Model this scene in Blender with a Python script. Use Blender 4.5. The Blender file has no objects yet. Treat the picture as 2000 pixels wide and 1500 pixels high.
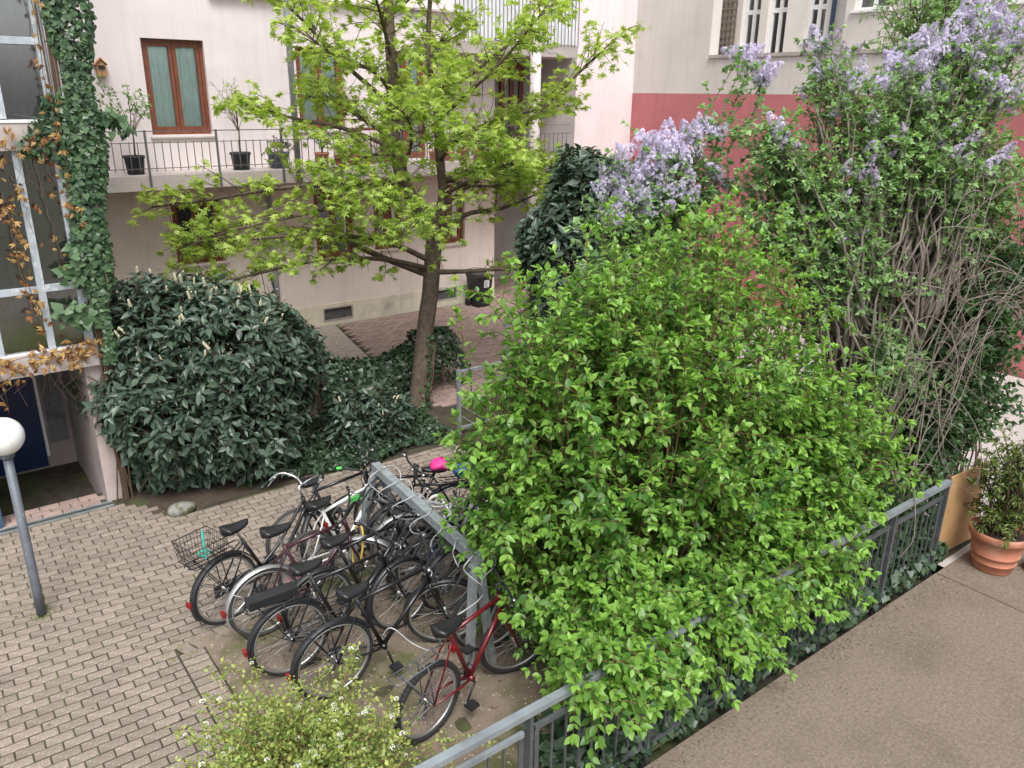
import bpy, math, random
import numpy as np
from mathutils import Matrix, Vector

scene = bpy.context.scene
COL = scene.collection
RNG = np.random.default_rng(7)
random.seed(7)
PI = math.pi

# ------------------------------------------------------------------ camera, sky, sun, exposure
H = 4.6
F_PX, PITCH, YAW, ROLL = 1570.0, math.radians(19.8), math.radians(37.4), math.radians(0.7)
cp, sp, cy_, sy_ = math.cos(PITCH), math.sin(PITCH), math.cos(YAW), math.sin(YAW)
FW = np.array([sy_ * cp, cy_ * cp, -sp]); RT0 = np.array([cy_, -sy_, 0.0]); UP0 = np.cross(RT0, FW)
RT = RT0 * math.cos(ROLL) + UP0 * math.sin(ROLL); UP = -RT0 * math.sin(ROLL) + UP0 * math.cos(ROLL)
EYE = np.array([0.0, 0.0, H])
cd = bpy.data.cameras.new('camera'); cam = bpy.data.objects.new('camera', cd); COL.objects.link(cam)
cam.matrix_world = Matrix(((RT[0], UP[0], -FW[0], 0), (RT[1], UP[1], -FW[1], 0), (RT[2], UP[2], -FW[2], H), (0, 0, 0, 1)))
cd.sensor_width = 36.0; cd.lens = F_PX * 36.0 / 2000.0; cd.clip_start = 0.05; cd.clip_end = 400
scene.camera = cam

SUN_EL, SUN_AZ = math.radians(58), math.radians(205)     # azimuth clockwise from +Y
w = bpy.data.worlds.new("World"); scene.world = w; w.use_nodes = True
nt = w.node_tree; nt.nodes.clear()
sky = nt.nodes.new('ShaderNodeTexSky'); sky.sky_type = 'NISHITA'; sky.sun_disc = False
sky.sun_elevation = SUN_EL; sky.sun_rotation = SUN_AZ; sky.dust_density = 4.0; sky.air_density = 1.0
hs = nt.nodes.new('ShaderNodeHueSaturation'); hs.inputs['Saturation'].default_value = 0.28
bg = nt.nodes.new('ShaderNodeBackground'); bg.inputs['Strength'].default_value = 0.15
wo = nt.nodes.new('ShaderNodeOutputWorld')
nt.links.new(sky.outputs[0], hs.inputs['Color']); nt.links.new(hs.outputs[0], bg.inputs['Color']); nt.links.new(bg.outputs[0], wo.inputs['Surface'])
sl = bpy.data.lights.new('sun', 'SUN'); sl.energy = 1.3; sl.angle = math.radians(22); sl.color = (1.0, 0.975, 0.94)
so = bpy.data.objects.new('sun', sl); COL.objects.link(so)
so.rotation_euler = (math.pi / 2 - SUN_EL, 0, math.pi - SUN_AZ)
scene.view_settings.view_transform = 'Standard'; scene.view_settings.look = 'None'
scene.view_settings.gamma = 1.0; scene.view_settings.use_curve_mapping = False
scene.view_settings.exposure = 0.74
scene.cycles.max_bounces = 8; scene.cycles.transparent_max_bounces = 12
scene.cycles.diffuse_bounces = 4

def project(P):
    v = np.asarray(P, float) - EYE
    z = v @ FW
    return 1000 + F_PX * (v @ RT) / z, 750 - F_PX * (v @ UP) / z, z

# ------------------------------------------------------------------ materials
def new_mat(name):
    m = bpy.data.materials.new(name); m.use_nodes = True
    n = m.node_tree.nodes; n.clear()
    out = n.new('ShaderNodeOutputMaterial')
    return m, n, m.node_tree.links, out

def c4(c): return (c[0], c[1], c[2], 1.0)

def mat(name, col, rough=0.7, metal=0.0, var=0.12, scale=6.0, bump=0.0, bscale=60.0, spec=0.5, speck=None, blotch=None, objrnd=0.0, streak=0.0):
    """noise-varied principled surface; speck=(colour, scale, amount), blotch=(colour, scale, lo, hi)"""
    m, n, l, out = new_mat(name)
    b = n.new('ShaderNodeBsdfPrincipled'); b.inputs['Roughness'].default_value = rough
    b.inputs['Metallic'].default_value = metal; b.inputs['Specular IOR Level'].default_value = spec
    tc = n.new('ShaderNodeTexCoord')
    nz = n.new('ShaderNodeTexNoise'); nz.inputs['Scale'].default_value = scale; nz.inputs['Detail'].default_value = 6
    l.new(tc.outputs['Object'], nz.inputs['Vector'])
    r = n.new('ShaderNodeValToRGB')
    r.color_ramp.elements[0].position = 0.3; r.color_ramp.elements[1].position = 0.72
    r.color_ramp.elements[0].color = c4([x * (1 - var) for x in col]); r.color_ramp.elements[1].color = c4([min(1, x * (1 + var)) for x in col])
    l.new(nz.outputs['Fac'], r.inputs['Fac']); cur = r.outputs['Color']
    if blotch:
        bc, bs, lo, hi = blotch
        z2 = n.new('ShaderNodeTexNoise'); z2.inputs['Scale'].default_value = bs; z2.inputs['Detail'].default_value = 5; z2.inputs['Roughness'].default_value = 0.65
        l.new(tc.outputs['Object'], z2.inputs['Vector'])
        mr = n.new('ShaderNodeMapRange'); mr.inputs['From Min'].default_value = lo; mr.inputs['From Max'].default_value = hi
        l.new(z2.outputs['Fac'], mr.inputs['Value'])
        mx = n.new('ShaderNodeMixRGB'); mx.inputs['Color2'].default_value = c4(bc)
        l.new(mr.outputs[0], mx.inputs['Fac']); l.new(cur, mx.inputs['Color1']); cur = mx.outputs[0]
    if speck:
        sc, ss, amt = speck
        vo = n.new('ShaderNodeTexVoronoi'); vo.inputs['Scale'].default_value = ss
        l.new(tc.outputs['Object'], vo.inputs['Vector'])
        sx = n.new('ShaderNodeSeparateColor'); l.new(vo.outputs['Color'], sx.inputs[0])
        mr = n.new('ShaderNodeMapRange'); mr.inputs['From Min'].default_value = 1 - amt; mr.inputs['From Max'].default_value = 1 - amt * 0.5
        l.new(sx.outputs[0], mr.inputs['Value'])
        mx = n.new('ShaderNodeMixRGB'); mx.inputs['Color2'].default_value = c4(sc)
        l.new(mr.outputs[0], mx.inputs['Fac']); l.new(cur, mx.inputs['Color1']); cur = mx.outputs[0]
    if objrnd:
        oi = n.new('ShaderNodeObjectInfo'); at = n.new('ShaderNodeAttribute'); at.attribute_name = 'rnd'
        ad = n.new('ShaderNodeMath'); ad.operation = 'ADD'; l.new(oi.outputs['Random'], ad.inputs[0]); l.new(at.outputs['Fac'], ad.inputs[1])
        fr = n.new('ShaderNodeMath'); fr.operation = 'FRACT'; l.new(ad.outputs[0], fr.inputs[0])
        mr = n.new('ShaderNodeMapRange'); mr.inputs['To Min'].default_value = 1 - objrnd; mr.inputs['To Max'].default_value = 1 + objrnd
        l.new(fr.outputs[0], mr.inputs['Value'])
        hv = n.new('ShaderNodeHueSaturation'); l.new(mr.outputs[0], hv.inputs['Value']); l.new(cur, hv.inputs['Color']); cur = hv.outputs[0]
    if streak:
        mp = n.new('ShaderNodeMapping'); mp.inputs['Scale'].default_value = (4.5, 4.5, .28); l.new(tc.outputs['Object'], mp.inputs['Vector'])
        zs = n.new('ShaderNodeTexNoise'); zs.inputs['Scale'].default_value = 1.6; zs.inputs['Detail'].default_value = 8; zs.inputs['Roughness'].default_value = .7; l.new(mp.outputs[0], zs.inputs['Vector'])
        ms = n.new('ShaderNodeMapRange'); ms.inputs['From Min'].default_value = .5; ms.inputs['From Max'].default_value = .78; ms.inputs['To Min'].default_value = 1.0; ms.inputs['To Max'].default_value = 1 - streak
        l.new(zs.outputs['Fac'], ms.inputs['Value']); hs_ = n.new('ShaderNodeHueSaturation'); l.new(ms.outputs[0], hs_.inputs['Value']); l.new(cur, hs_.inputs['Color']); cur = hs_.outputs[0]
    l.new(cur, b.inputs['Base Color'])
    if bump:
        z3 = n.new('ShaderNodeTexNoise'); z3.inputs['Scale'].default_value = bscale; z3.inputs['Detail'].default_value = 4
        l.new(tc.outputs['Object'], z3.inputs['Vector'])
        bp = n.new('ShaderNodeBump'); bp.inputs['Strength'].default_value = bump; bp.inputs['Distance'].default_value = 0.01
        l.new(z3.outputs['Fac'], bp.inputs['Height']); l.new(bp.outputs[0], b.inputs['Normal'])
    l.new(b.outputs[0], out.inputs['Surface'])
    return m

def leaf_mat(name, c0, c1, rough=0.45, trans=0.3, spec=0.5, tcol=None):
    """each leaf's own colour from its 'rnd' attribute; part of the light passes through"""
    m, n, l, out = new_mat(name)
    at = n.new('ShaderNodeAttribute'); at.attribute_name = 'rnd'
    r = n.new('ShaderNodeValToRGB'); r.color_ramp.elements[0].color = c4(c0); r.color_ramp.elements[1].color = c4(c1)
    l.new(at.outputs['Fac'], r.inputs['Fac'])
    b = n.new('ShaderNodeBsdfPrincipled'); b.inputs['Roughness'].default_value = rough; b.inputs['Specular IOR Level'].default_value = spec
    t = n.new('ShaderNodeBsdfTranslucent'); mx = n.new('ShaderNodeMixShader'); mx.inputs[0].default_value = trans
    l.new(r.outputs[0], b.inputs['Base Color'])
    g = n.new('ShaderNodeMixRGB'); g.blend_type = 'MULTIPLY'; g.inputs[0].default_value = 1.0
    g.inputs['Color2'].default_value = c4(tcol or (1.2, 1.25, 0.6)); l.new(r.outputs[0], g.inputs['Color1'])
    l.new(g.outputs[0], t.inputs['Color'])
    l.new(b.outputs[0], mx.inputs[1]); l.new(t.outputs[0], mx.inputs[2]); l.new(mx.outputs[0], out.inputs['Surface'])
    return m

def glass_mat(name, tint=(0.8, 0.85, 0.86), refl=0.25, rough=0.03):
    m, n, l, out = new_mat(name)
    t = n.new('ShaderNodeBsdfTransparent'); t.inputs[0].default_value = c4(tint)
    g = n.new('ShaderNodeBsdfGlossy'); g.inputs['Roughness'].default_value = rough; g.inputs['Color'].default_value = (0.9, 0.92, 0.95, 1)
    fr = n.new('ShaderNodeFresnel'); fr.inputs['IOR'].default_value = 1.5
    ad = n.new('ShaderNodeMath'); ad.operation = 'ADD'; ad.inputs[1].default_value = refl; l.new(fr.outputs[0], ad.inputs[0])
    mx = n.new('ShaderNodeMixShader'); l.new(ad.outputs[0], mx.inputs[0]); l.new(t.outputs[0], mx.inputs[1]); l.new(g.outputs[0], mx.inputs[2])
    l.new(mx.outputs[0], out.inputs['Surface'])
    return m

M = {}
M['plaster'] = mat('pink_plaster', (0.765, 0.69, 0.69), 0.9, var=0.05, scale=1.4, bump=0.25, bscale=90, blotch=((0.66, 0.595, 0.59), 0.9, 0.48, 0.8), streak=.14)
M['plaster_low'] = mat('cream_pink_plaster', (0.80, 0.715, 0.655), 0.9, var=0.06, scale=1.4, bump=0.25, bscale=90, blotch=((0.64, 0.57, 0.52), 1.1, 0.5, 0.8), streak=.14)
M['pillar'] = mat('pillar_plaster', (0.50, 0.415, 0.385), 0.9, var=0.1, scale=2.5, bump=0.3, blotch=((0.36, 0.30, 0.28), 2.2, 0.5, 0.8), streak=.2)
M['plinth'] = mat('cream_plinth', (0.72, 0.68, 0.55), 0.9, var=0.07, scale=1.5, bump=0.25, bscale=80, blotch=((0.42, 0.41, 0.34), 1.3, 0.5, 0.75), streak=.25)
M['beige'] = mat('beige_render', (0.62, 0.58, 0.54), 0.92, var=0.06, scale=1.0, bump=0.5, bscale=70, streak=.16, blotch=((.55, .51, .47), 1.1, .52, .8))
M['beige_light'] = mat('pale_render', (0.70, 0.665, 0.62), 0.92, var=0.05, scale=1.2, bump=0.3, bscale=110)
M['red'] = mat('red_plinth_paint', (0.49, 0.165, 0.175), 0.85, var=0.09, scale=2.0, bump=0.5, bscale=70, blotch=((0.42, 0.135, 0.14), 2.5, 0.5, 0.8), streak=.22)
M['white_paint'] = mat('white_paint', (0.76, 0.76, 0.76), 0.5, var=0.04)
M['white_panel'] = mat('white_board', (0.74, 0.75, 0.77), 0.55, var=0.05, scale=3)
M['concrete'] = mat('slab_concrete', (0.40, 0.36, 0.34), 0.9, var=0.15, scale=3, bump=0.3, blotch=((0.25, 0.22, 0.2), 2.2, 0.5, 0.8))
M['slab'] = mat('pale_slab', (0.50, 0.44, 0.42), 0.9, var=0.1, scale=3, bump=0.2, blotch=((0.33, 0.29, 0.27), 2.5, 0.5, 0.8))
M['brownwood'] = mat('red_brown_wood', (0.19, 0.062, 0.036), 0.45, var=0.2, scale=9)
M['curtain'] = mat('pale_curtain', (0.80, 0.92, 0.93), 0.9, var=0.06, scale=5)
M['dark_room'] = mat('dark_room', (0.03, 0.03, 0.032), 0.9)
M['grey_wall'] = mat('grey_interior', (0.32, 0.31, 0.30), 0.9, var=0.15, scale=2.0)
M['glass'] = glass_mat('window_glass', (0.95, 0.97, 0.97), 0.05)
M['tower_glass'] = glass_mat('dusty_glass', (0.64, 0.69, 0.73), 0.26, 0.10)
M['galv'] = mat('galvanised_steel', (0.42, 0.46, 0.49), 0.45, 0.55, var=0.18, scale=14, blotch=((0.55, 0.58, 0.6), 9, 0.5, 0.75))
M['tower_frame'] = mat('weathered_frame', (0.44, 0.49, 0.53), 0.6, 0.2, var=0.15, scale=9, blotch=((0.62, 0.64, 0.66), 12, 0.52, 0.62))
M['fence'] = mat('shaded_weathered_steel', (0.115, 0.125, 0.135), 0.5, 0.45, var=0.22, scale=8, blotch=((0.2, 0.21, 0.22), 7, 0.5, 0.8))  # shade of the overhanging shrub is put into this dark steel colour
M['fence_rail'] = mat('fence_hand_rail', (0.34, 0.38, 0.41), 0.5, 0.5, var=0.2, scale=6, blotch=((0.13, 0.14, 0.14), 3, 0.5, 0.8))
M['railing'] = mat('railing_steel', (0.15, 0.145, 0.145), 0.6, 0.3, var=0.2)
M['lamp_post'] = mat('grey_lamp_post', (0.14, 0.155, 0.18), 0.55, 0.3, var=0.2, scale=8, blotch=((0.5, 0.5, 0.5), 24, 0.66, 0.72))
M['globe'] = mat('opal_globe', (0.84, 0.84, 0.82), 0.25, var=0.03, blotch=((.66, .65, .6), 7, .56, .8))
M['blue_door'] = mat('dark_blue_door', (0.008, 0.022, 0.09), 0.45, var=0.1)
M['blue_dark'] = mat('blue_grey_steel', (0.05, 0.09, 0.15), 0.5, 0.2, var=0.2)
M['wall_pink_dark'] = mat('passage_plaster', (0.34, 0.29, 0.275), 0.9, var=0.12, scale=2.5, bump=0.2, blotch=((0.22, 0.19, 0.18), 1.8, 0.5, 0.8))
M['paver'] = mat('concrete_paver', (0.252, 0.206, 0.168), 0.9, var=0.16, scale=14, bump=0.5, bscale=160, speck=((0.44, 0.38, 0.34), 160, 0.10), objrnd=0.15, blotch=((.20, .165, .125), .8, .5, .78))
M['paver_red'] = mat('driveway_paver', (0.32, 0.235, 0.205), 0.9, var=0.16, scale=8, bump=0.4, bscale=120, objrnd=0.16)
M['joint'] = mat('joint_sand', (0.05, 0.042, 0.03), 0.95, var=0.4, scale=9, bump=0.4, bscale=90, blotch=((0.075, 0.085, 0.03), 1.2, 0.45, 0.6))
M['earth'] = mat('bare_earth', (0.20, 0.155, 0.118), 0.95, var=0.25, scale=5, bump=0.7, bscale=70, speck=((0.42, 0.37, 0.32), 75, 0.025), blotch=((0.10, 0.105, 0.04), 1.5, 0.48, 0.62))
M['soil'] = mat('dark_soil', (0.07, 0.05, 0.036), 0.95, var=0.3, scale=7, bump=0.7, bscale=50)
M['gravel'] = mat('pale_gravel', (0.36, 0.30, 0.26), 0.95, var=0.25, scale=40, bump=0.9, bscale=90, speck=((0.55, 0.5, 0.46), 45, 0.25), blotch=((0.16, 0.15, 0.08), 1.6, 0.58, 0.75))
M['terrace'] = mat('washed_concrete', (0.198, 0.156, 0.121), 0.92, var=0.26, scale=34, bump=0.7, bscale=140, speck=((0.28, 0.23, 0.19), 120, 0.07), blotch=((0.125, 0.096, 0.072), 1.3, 0.46, 0.85))
M['pale_ground'] = mat('pale_yard_concrete', (0.43, 0.40, 0.375), 0.9, var=0.1, scale=2, bump=0.3)
M['terracotta'] = mat('terracotta', (0.42, 0.165, 0.095), 0.75, var=0.15, scale=5, bump=0.2, blotch=((0.50, 0.33, 0.25), 4, 0.5, 0.75), streak=.2)
M['plywood'] = mat('plywood', (0.46, 0.285, 0.13), 0.6, var=0.13, scale=4)
M['wood'] = mat('light_wood', (0.42, 0.22, 0.10), 0.7, var=0.2, scale=20)
M['trellis'] = mat('trellis_wood', (0.20, 0.155, 0.12), 0.8, var=0.2)
M['black_plastic'] = mat('black_plastic', (0.018, 0.019, 0.022), 0.42, var=0.2)
M['pot_fabric'] = mat('dark_plant_bag', (0.03, 0.034, 0.042), 0.7, var=0.2)
M['zinc_pot'] = mat('blue_grey_pot', (0.10, 0.13, 0.17), 0.55, 0.1)
M['stone'] = mat('mossy_stone', (0.24, 0.235, 0.21), 0.9, var=0.3, scale=14, bump=0.6, bscale=40, blotch=((0.08, 0.10, 0.04), 6, 0.5, 0.65))
M['bark'] = mat('grey_bark', (0.105, 0.078, 0.058), 0.95, var=0.35, scale=16, bump=1.0, bscale=24)
M['twig'] = mat('brown_twig', (0.115, 0.075, 0.05), 0.85, var=0.25)
M['redtwig'] = mat('reddish_twig', (0.155, 0.075, 0.045), 0.8, var=0.25)
M['greytwig'] = mat('grey_stem', (0.20, 0.168, 0.14), 0.9, var=0.3, scale=12, bump=0.5)
M['rubber'] = mat('tyre_rubber', (0.022, 0.022, 0.023), 0.75, var=0.2)
M['tyre_grey'] = mat('dusty_tyre', (0.055, 0.052, 0.048), 0.85, var=0.2)
M['chrome'] = mat('bright_metal', (0.60, 0.60, 0.61), 0.25, 0.9, var=0.06)
M['alu'] = mat('dull_aluminium', (0.50, 0.50, 0.50), 0.4, 0.8, var=0.1)
M['saddle'] = mat('black_saddle', (0.016, 0.016, 0.018), 0.32, var=0.15)
M['cable'] = mat('grey_cable', (0.42, 0.43, 0.44), 0.4, 0.1)
M['red_glass'] = mat('red_reflector', (0.22, 0.012, 0.012), 0.25)
M['amber'] = mat('amber', (0.6, 0.25, 0.03), 0.4)
M['pink'] = mat('pink_cover', (0.75, 0.05, 0.28), 0.5, var=0.08)
M['blue_bag'] = mat('blue_bag', (0.05, 0.13, 0.34), 0.6, var=0.3, scale=30)
M['green_strap'] = mat('green_strap', (0.12, 0.6, 0.12), 0.5)
M['yellow_lock'] = mat('yellow_cable_lock', (0.62, 0.42, 0.07), 0.45)
M['paper'] = mat('paper_label', (0.75, 0.76, 0.8), 0.6, var=0.03)
M['ink'] = mat('label_print', (0.12, 0.12, 0.15), 0.6)
for k, c in dict(black=(0.012, 0.012, 0.014), maroon=(0.05, 0.012, 0.022), white=(0.78, 0.78, 0.76), red=(0.13, 0.009, 0.013), silver=(0.40, 0.41, 0.43), blue=(0.03, 0.05, 0.14), pinkred=(0.45, 0.04, 0.08)).items():
    M['paint_' + k] = mat(k + '_frame_paint', c, 0.28, var=0.06, spec=0.6)
M['yarrow'] = mat('cream_flower', (0.72, 0.66, 0.46), 0.8, var=0.1)
M['white_flower'] = mat('white_flower', (0.80, 0.80, 0.72), 0.7, var=0.05)
M['lilac_flower'] = leaf_mat('lilac_flower', (0.54, 0.465, 0.68), (0.84, 0.79, 0.90), 0.7, 0.25, 0.2, (1, 1, 1))
M['lilac_faded'] = leaf_mat('lilac_faded', (0.36, 0.28, 0.42), (0.62, 0.54, 0.68), 0.8, 0.2, 0.2, (1, 1, 1))
M['leaf_orange'] = leaf_mat('mock_orange_leaf', (0.048, 0.145, 0.026), (0.27, 0.48, 0.085), 0.38, 0.36)
M['leaf_laurel'] = leaf_mat('laurel_leaf', (0.034, 0.064, 0.046), (0.095, 0.142, 0.092), 0.36, 0.12, 0.5)
M['leaf_maple'] = leaf_mat('sweetgum_leaf', (0.22, 0.34, 0.06), (0.58, 0.70, 0.17), 0.5, 0.48)
M['leaf_lilac'] = leaf_mat('lilac_leaf', (0.12, 0.23, 0.095), (0.32, 0.50, 0.20), 0.45, 0.36)  # light bluish green, made paler still to carry bright haze in colour
M['leaf_dark'] = leaf_mat('dark_leaf', (0.024, 0.066, 0.026), (0.075, 0.155, 0.048), 0.42, 0.25)
M['leaf_ivy'] = leaf_mat('ivy_leaf', (0.024, 0.060, 0.030), (0.10, 0.18, 0.075), 0.4, 0.15)
M['leaf_ivy_dark'] = leaf_mat('dark_ivy_leaf', (0.014, 0.036, 0.020), (0.052, 0.098, 0.042), 0.4, 0.1)
M['leaf_dead'] = leaf_mat('dry_vine_leaf', (0.20, 0.075, 0.03), (0.56, 0.38, 0.15), 0.7, 0.25, 0.3, (1.2, 0.9, 0.5))
M['leaf_spirea'] = leaf_mat('spirea_leaf', (0.12, 0.23, 0.045), (0.52, 0.56, 0.17), 0.5, 0.4)
M['leaf_pot'] = leaf_mat('pot_plant_leaf', (0.05, 0.10, 0.02), (0.17, 0.22, 0.05), 0.4, 0.25)

# ------------------------------------------------------------------ mesh helpers
class MB:
    def __init__(s): s.v = []; s.f = []; s.r = []
    def add(s, verts, faces, rnd=None):
        o = len(s.v); s.v.extend([tuple(map(float, p)) for p in verts]); s.f.extend([tuple(i + o for i in q) for q in faces])
        s.r.extend([rnd if rnd is not None else 0.0] * len(faces)); return s
    def box(s, x0, x1, y0, y1, z0, z1, rnd=None):
        return s.add([(x0, y0, z0), (x1, y0, z0), (x1, y1, z0), (x0, y1, z0), (x0, y0, z1), (x1, y0, z1), (x1, y1, z1), (x0, y1, z1)],
                     [(0, 3, 2, 1), (4, 5, 6, 7), (0, 1, 5, 4), (1, 2, 6, 5), (2, 3, 7, 6), (3, 0, 4, 7)], rnd)
    def bevbox(s, x0, x1, y0, y1, z0, z1, b, rnd=None, tilt=(0, 0)):
        """box whose top edges are chamfered; no bottom"""
        zt = lambda x, y: z1 + tilt[0] * (x - (x0 + x1) / 2) + tilt[1] * (y - (y0 + y1) / 2)
        A = [(x0, y0), (x1, y0), (x1, y1), (x0, y1)]; B = [(x0 + b, y0 + b), (x1 - b, y0 + b), (x1 - b, y1 - b), (x0 + b, y1 - b)]
        v = [(x, y, z0) for x, y in A] + [(x, y, zt(x, y) - b) for x, y in A] + [(x, y, zt(x, y)) for x, y in B]
        f = [(8, 9, 10, 11)]
        for i in range(4):
            j = (i + 1) % 4; f += [(i, j, 4 + j, 4 + i), (4 + i, 4 + j, 8 + j, 8 + i)]
        return s.add(v, f, rnd)
    def obox(s, c, ax, ay, az, hx, hy, hz):
        c, ax, ay, az = map(lambda q: np.array(q, float), (c, ax, ay, az))
        v = [c + ax * hx * a + ay * hy * b + az * hz * d for a, b, d in ((-1, -1, -1), (1, -1, -1), (1, 1, -1), (-1, 1, -1), (-1, -1, 1), (1, -1, 1), (1, 1, 1), (-1, 1, 1))]
        return s.add(v, [(0, 3, 2, 1), (4, 5, 6, 7), (0, 1, 5, 4), (1, 2, 6, 5), (2, 3, 7, 6), (3, 0, 4, 7)])
    def bar(s, a, b, w, h=None):
        """square bar from a to b"""
        a = np.array(a, float); b = np.array(b, float); d = b - a; L = np.linalg.norm(d); d /= L
        u = np.array([0, 0, 1.0]) if abs(d[2]) < 0.9 else np.array([1.0, 0, 0])
        x = np.cross(d, u); x /= np.linalg.norm(x); z = np.cross(x, d)
        return s.obox((a + b) / 2, d, x, z, L / 2, w / 2, (h or w) / 2)
    def tube(s, pts, rad, n=6, cap=True, closed=False):
        P = np.array(pts, float); k = len(P)
        R = np.full(k, rad, float) if np.isscalar(rad) else np.array(rad, float)
        T = np.gradient(P, axis=0) if not closed else np.roll(P, -1, 0) - np.roll(P, 1, 0)
        T /= np.maximum(np.linalg.norm(T, axis=1), 1e-9)[:, None]
        u = np.array([0, 0, 1.0]) if abs(T[0][2]) < 0.9 else np.array([1.0, 0, 0])
        x = np.cross(T[0], u); x /= np.linalg.norm(x); vs = []
        a = np.arange(n) * 2 * PI / n; ca, sa = np.cos(a)[:, None], np.sin(a)[:, None]
        for i in range(k):
            x = x - T[i] * (x @ T[i]); x /= max(np.linalg.norm(x), 1e-9); y = np.cross(T[i], x)
            vs.append(P[i] + R[i] * (ca * x + sa * y))
        f = []
        for i in range(k if closed else k - 1):
            j = (i + 1) % k
            for q in range(n): f.append((i * n + q, i * n + (q + 1) % n, j * n + (q + 1) % n, j * n + q))
        if cap and not closed: f += [tuple(range(n))[::-1], tuple(range((k - 1) * n, k * n))]
        return s.add(np.concatenate(vs), f)
    def lathe(s, prof, n=24, c=(0, 0, 0), cap=True):
        v = [(c[0] + r * math.cos(2 * PI * i / n), c[1] + r * math.sin(2 * PI * i / n), c[2] + z) for r, z in prof for i in range(n)]
        f = [(j * n + i, j * n + (i + 1) % n, (j + 1) * n + (i + 1) % n, (j + 1) * n + i) for j in range(len(prof) - 1) for i in range(n)]
        if cap: f += [tuple(range(n))[::-1], tuple(range((len(prof) - 1) * n, len(prof) * n))]
        return s.add(v, f)
    def sphere(s, c, r, n=12, m=8, sq=(1, 1, 1)):
        prof = []
        v = []; f = []
        for j in range(m + 1):
            t = PI * j / m
            for i in range(n): v.append((c[0] + sq[0] * r * math.sin(t) * math.cos(2 * PI * i / n), c[1] + sq[1] * r * math.sin(t) * math.sin(2 * PI * i / n), c[2] - sq[2] * r * math.cos(t)))
        for j in range(m):
            for i in range(n): f.append((j * n + i, j * n + (i + 1) % n, (j + 1) * n + (i + 1) % n, (j + 1) * n + i))
        return s.add(v, f)
    def mesh(s, name, m, smooth=False, attr=False, origin=(0, 0, 0)):
        me = bpy.data.meshes.new(name)
        v = np.array(s.v, float).reshape(-1, 3) - np.array(origin, float)
        me.from_pydata(v.tolist(), [], s.f)
        if smooth: me.polygons.foreach_set('use_smooth', [True] * len(me.polygons))
        if attr:
            a = me.attributes.new('rnd', 'FLOAT', 'FACE'); a.data.foreach_set('value', np.array(s.r, np.float32))
        me.materials.append(m); me.update(); return me
    def build(s, name, m, parent=None, smooth=False, attr=False, label=None, kind=None):
        """verts are world coordinates; a child of an unrotated Empty gets them relative to that Empty"""
        org = origin_of(parent) if parent is not None else (0, 0, 0)
        o = bpy.data.objects.new(name, s.mesh(name, m, smooth, attr, org)); COL.objects.link(o)
        if parent is not None: o.parent = parent
        if label: o['label'] = label
        if kind: o['kind'] = kind
        return o

def origin_of(o):
    p = np.zeros(3)
    while o is not None: p += np.array(o.location); o = o.parent
    return p

def tag(o, label, cat, group=None):
    o['label'] = label; o['category'] = cat
    if group: o['group'] = group
    return o
def thing(name, label, cat, loc=(0, 0, 0), group=None, rot=(0, 0, 0)):
    o = bpy.data.objects.new(name, None); COL.objects.link(o); o.location = loc; o.rotation_euler = rot
    o.empty_display_size = 0.2
    return tag(o, label, cat, group)
def link(name, me, parent, mtx=None, loc=None):
    o = bpy.data.objects.new(name, me); COL.objects.link(o); o.parent = parent
    if mtx is not None: o.matrix_basis = mtx
    if loc is not None: o.location = loc
    return o

def nrm(v):
    v = np.asarray(v, float); return v / max(np.linalg.norm(v), 1e-9)
def smooth_path(pts, n):
    """Catmull-Rom through pts"""
    P = np.array(pts, float); P = np.vstack([2 * P[0] - P[1], P, 2 * P[-1] - P[-2]]); out = []
    k = len(P) - 3
    for t in np.linspace(0, k - 1e-6, n):
        i = int(t); u = t - i; a, b, c, d = P[i:i + 4]
        out.append(0.5 * ((2 * b) + (-a + c) * u + (2 * a - 5 * b + 4 * c - d) * u * u + (-a + 3 * b - 3 * c + d) * u ** 3))
    return np.array(out)

# ------------------------------------------------------------------ foliage
def leaf_oval(wd=0.5, fold=0.10, curl=0.12, tipx=0.72):
    v = [(0, 0, 0), (0.28, -wd * .42, fold), (0.28, 0, 0), (0.28, wd * .42, fold), (tipx, -wd * .34, fold - curl * .5), (tipx, 0, -curl * .5), (tipx, wd * .34, fold - curl * .5), (1, 0, -curl), (0.5, -wd * .5, fold - .02), (0.5, wd * .5, fold - .02), (0.5, 0, -curl * .15)]
    f = [(0, 1, 2), (0, 2, 3), (1, 8, 10, 2), (2, 10, 9, 3), (8, 4, 5, 10), (10, 5, 6, 9), (4, 7, 5), (5, 7, 6)]
    return np.array(v), f
def leaf_star(curl=0.15):
    v = [(0.30, 0, 0.0)]
    for k in range(5):
        a = (k - 2) * math.radians(52)
        rr = (0.62, 0.72, 0.78, 0.72, 0.62)[k]
        an = a - math.radians(26)
        v.append((0.30 + 0.26 * math.cos(an), 0.26 * math.sin(an), -0.01))
        v.append((0.30 + rr * math.cos(a), rr * math.sin(a), -curl * rr))
    an = 2 * math.radians(52) + math.radians(26)
    v.append((0.30 + 0.26 * math.cos(an), 0.26 * math.sin(an), -0.01)); v.append((0, 0, 0))
    f = [(0, i, i + 1) for i in range(1, 11)] + [(0, 11, 12), (0, 12, 1)]
    return np.array(v), f
def leaf_heart(curl=0.1):
    v = [(0, 0, 0), (-.12, -.28, .06), (.12, -.5, .05), (.5, -.34, 0), (1, 0, -curl), (.5, .34, 0), (.12, .5, .05), (-.12, .28, .06), (.45, 0, -.03)]
    f = [(0, 1, 2, 8), (8, 2, 3), (8, 3, 4), (8, 4, 5), (8, 5, 6), (0, 8, 6, 7)]
    return np.array(v), f
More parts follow.
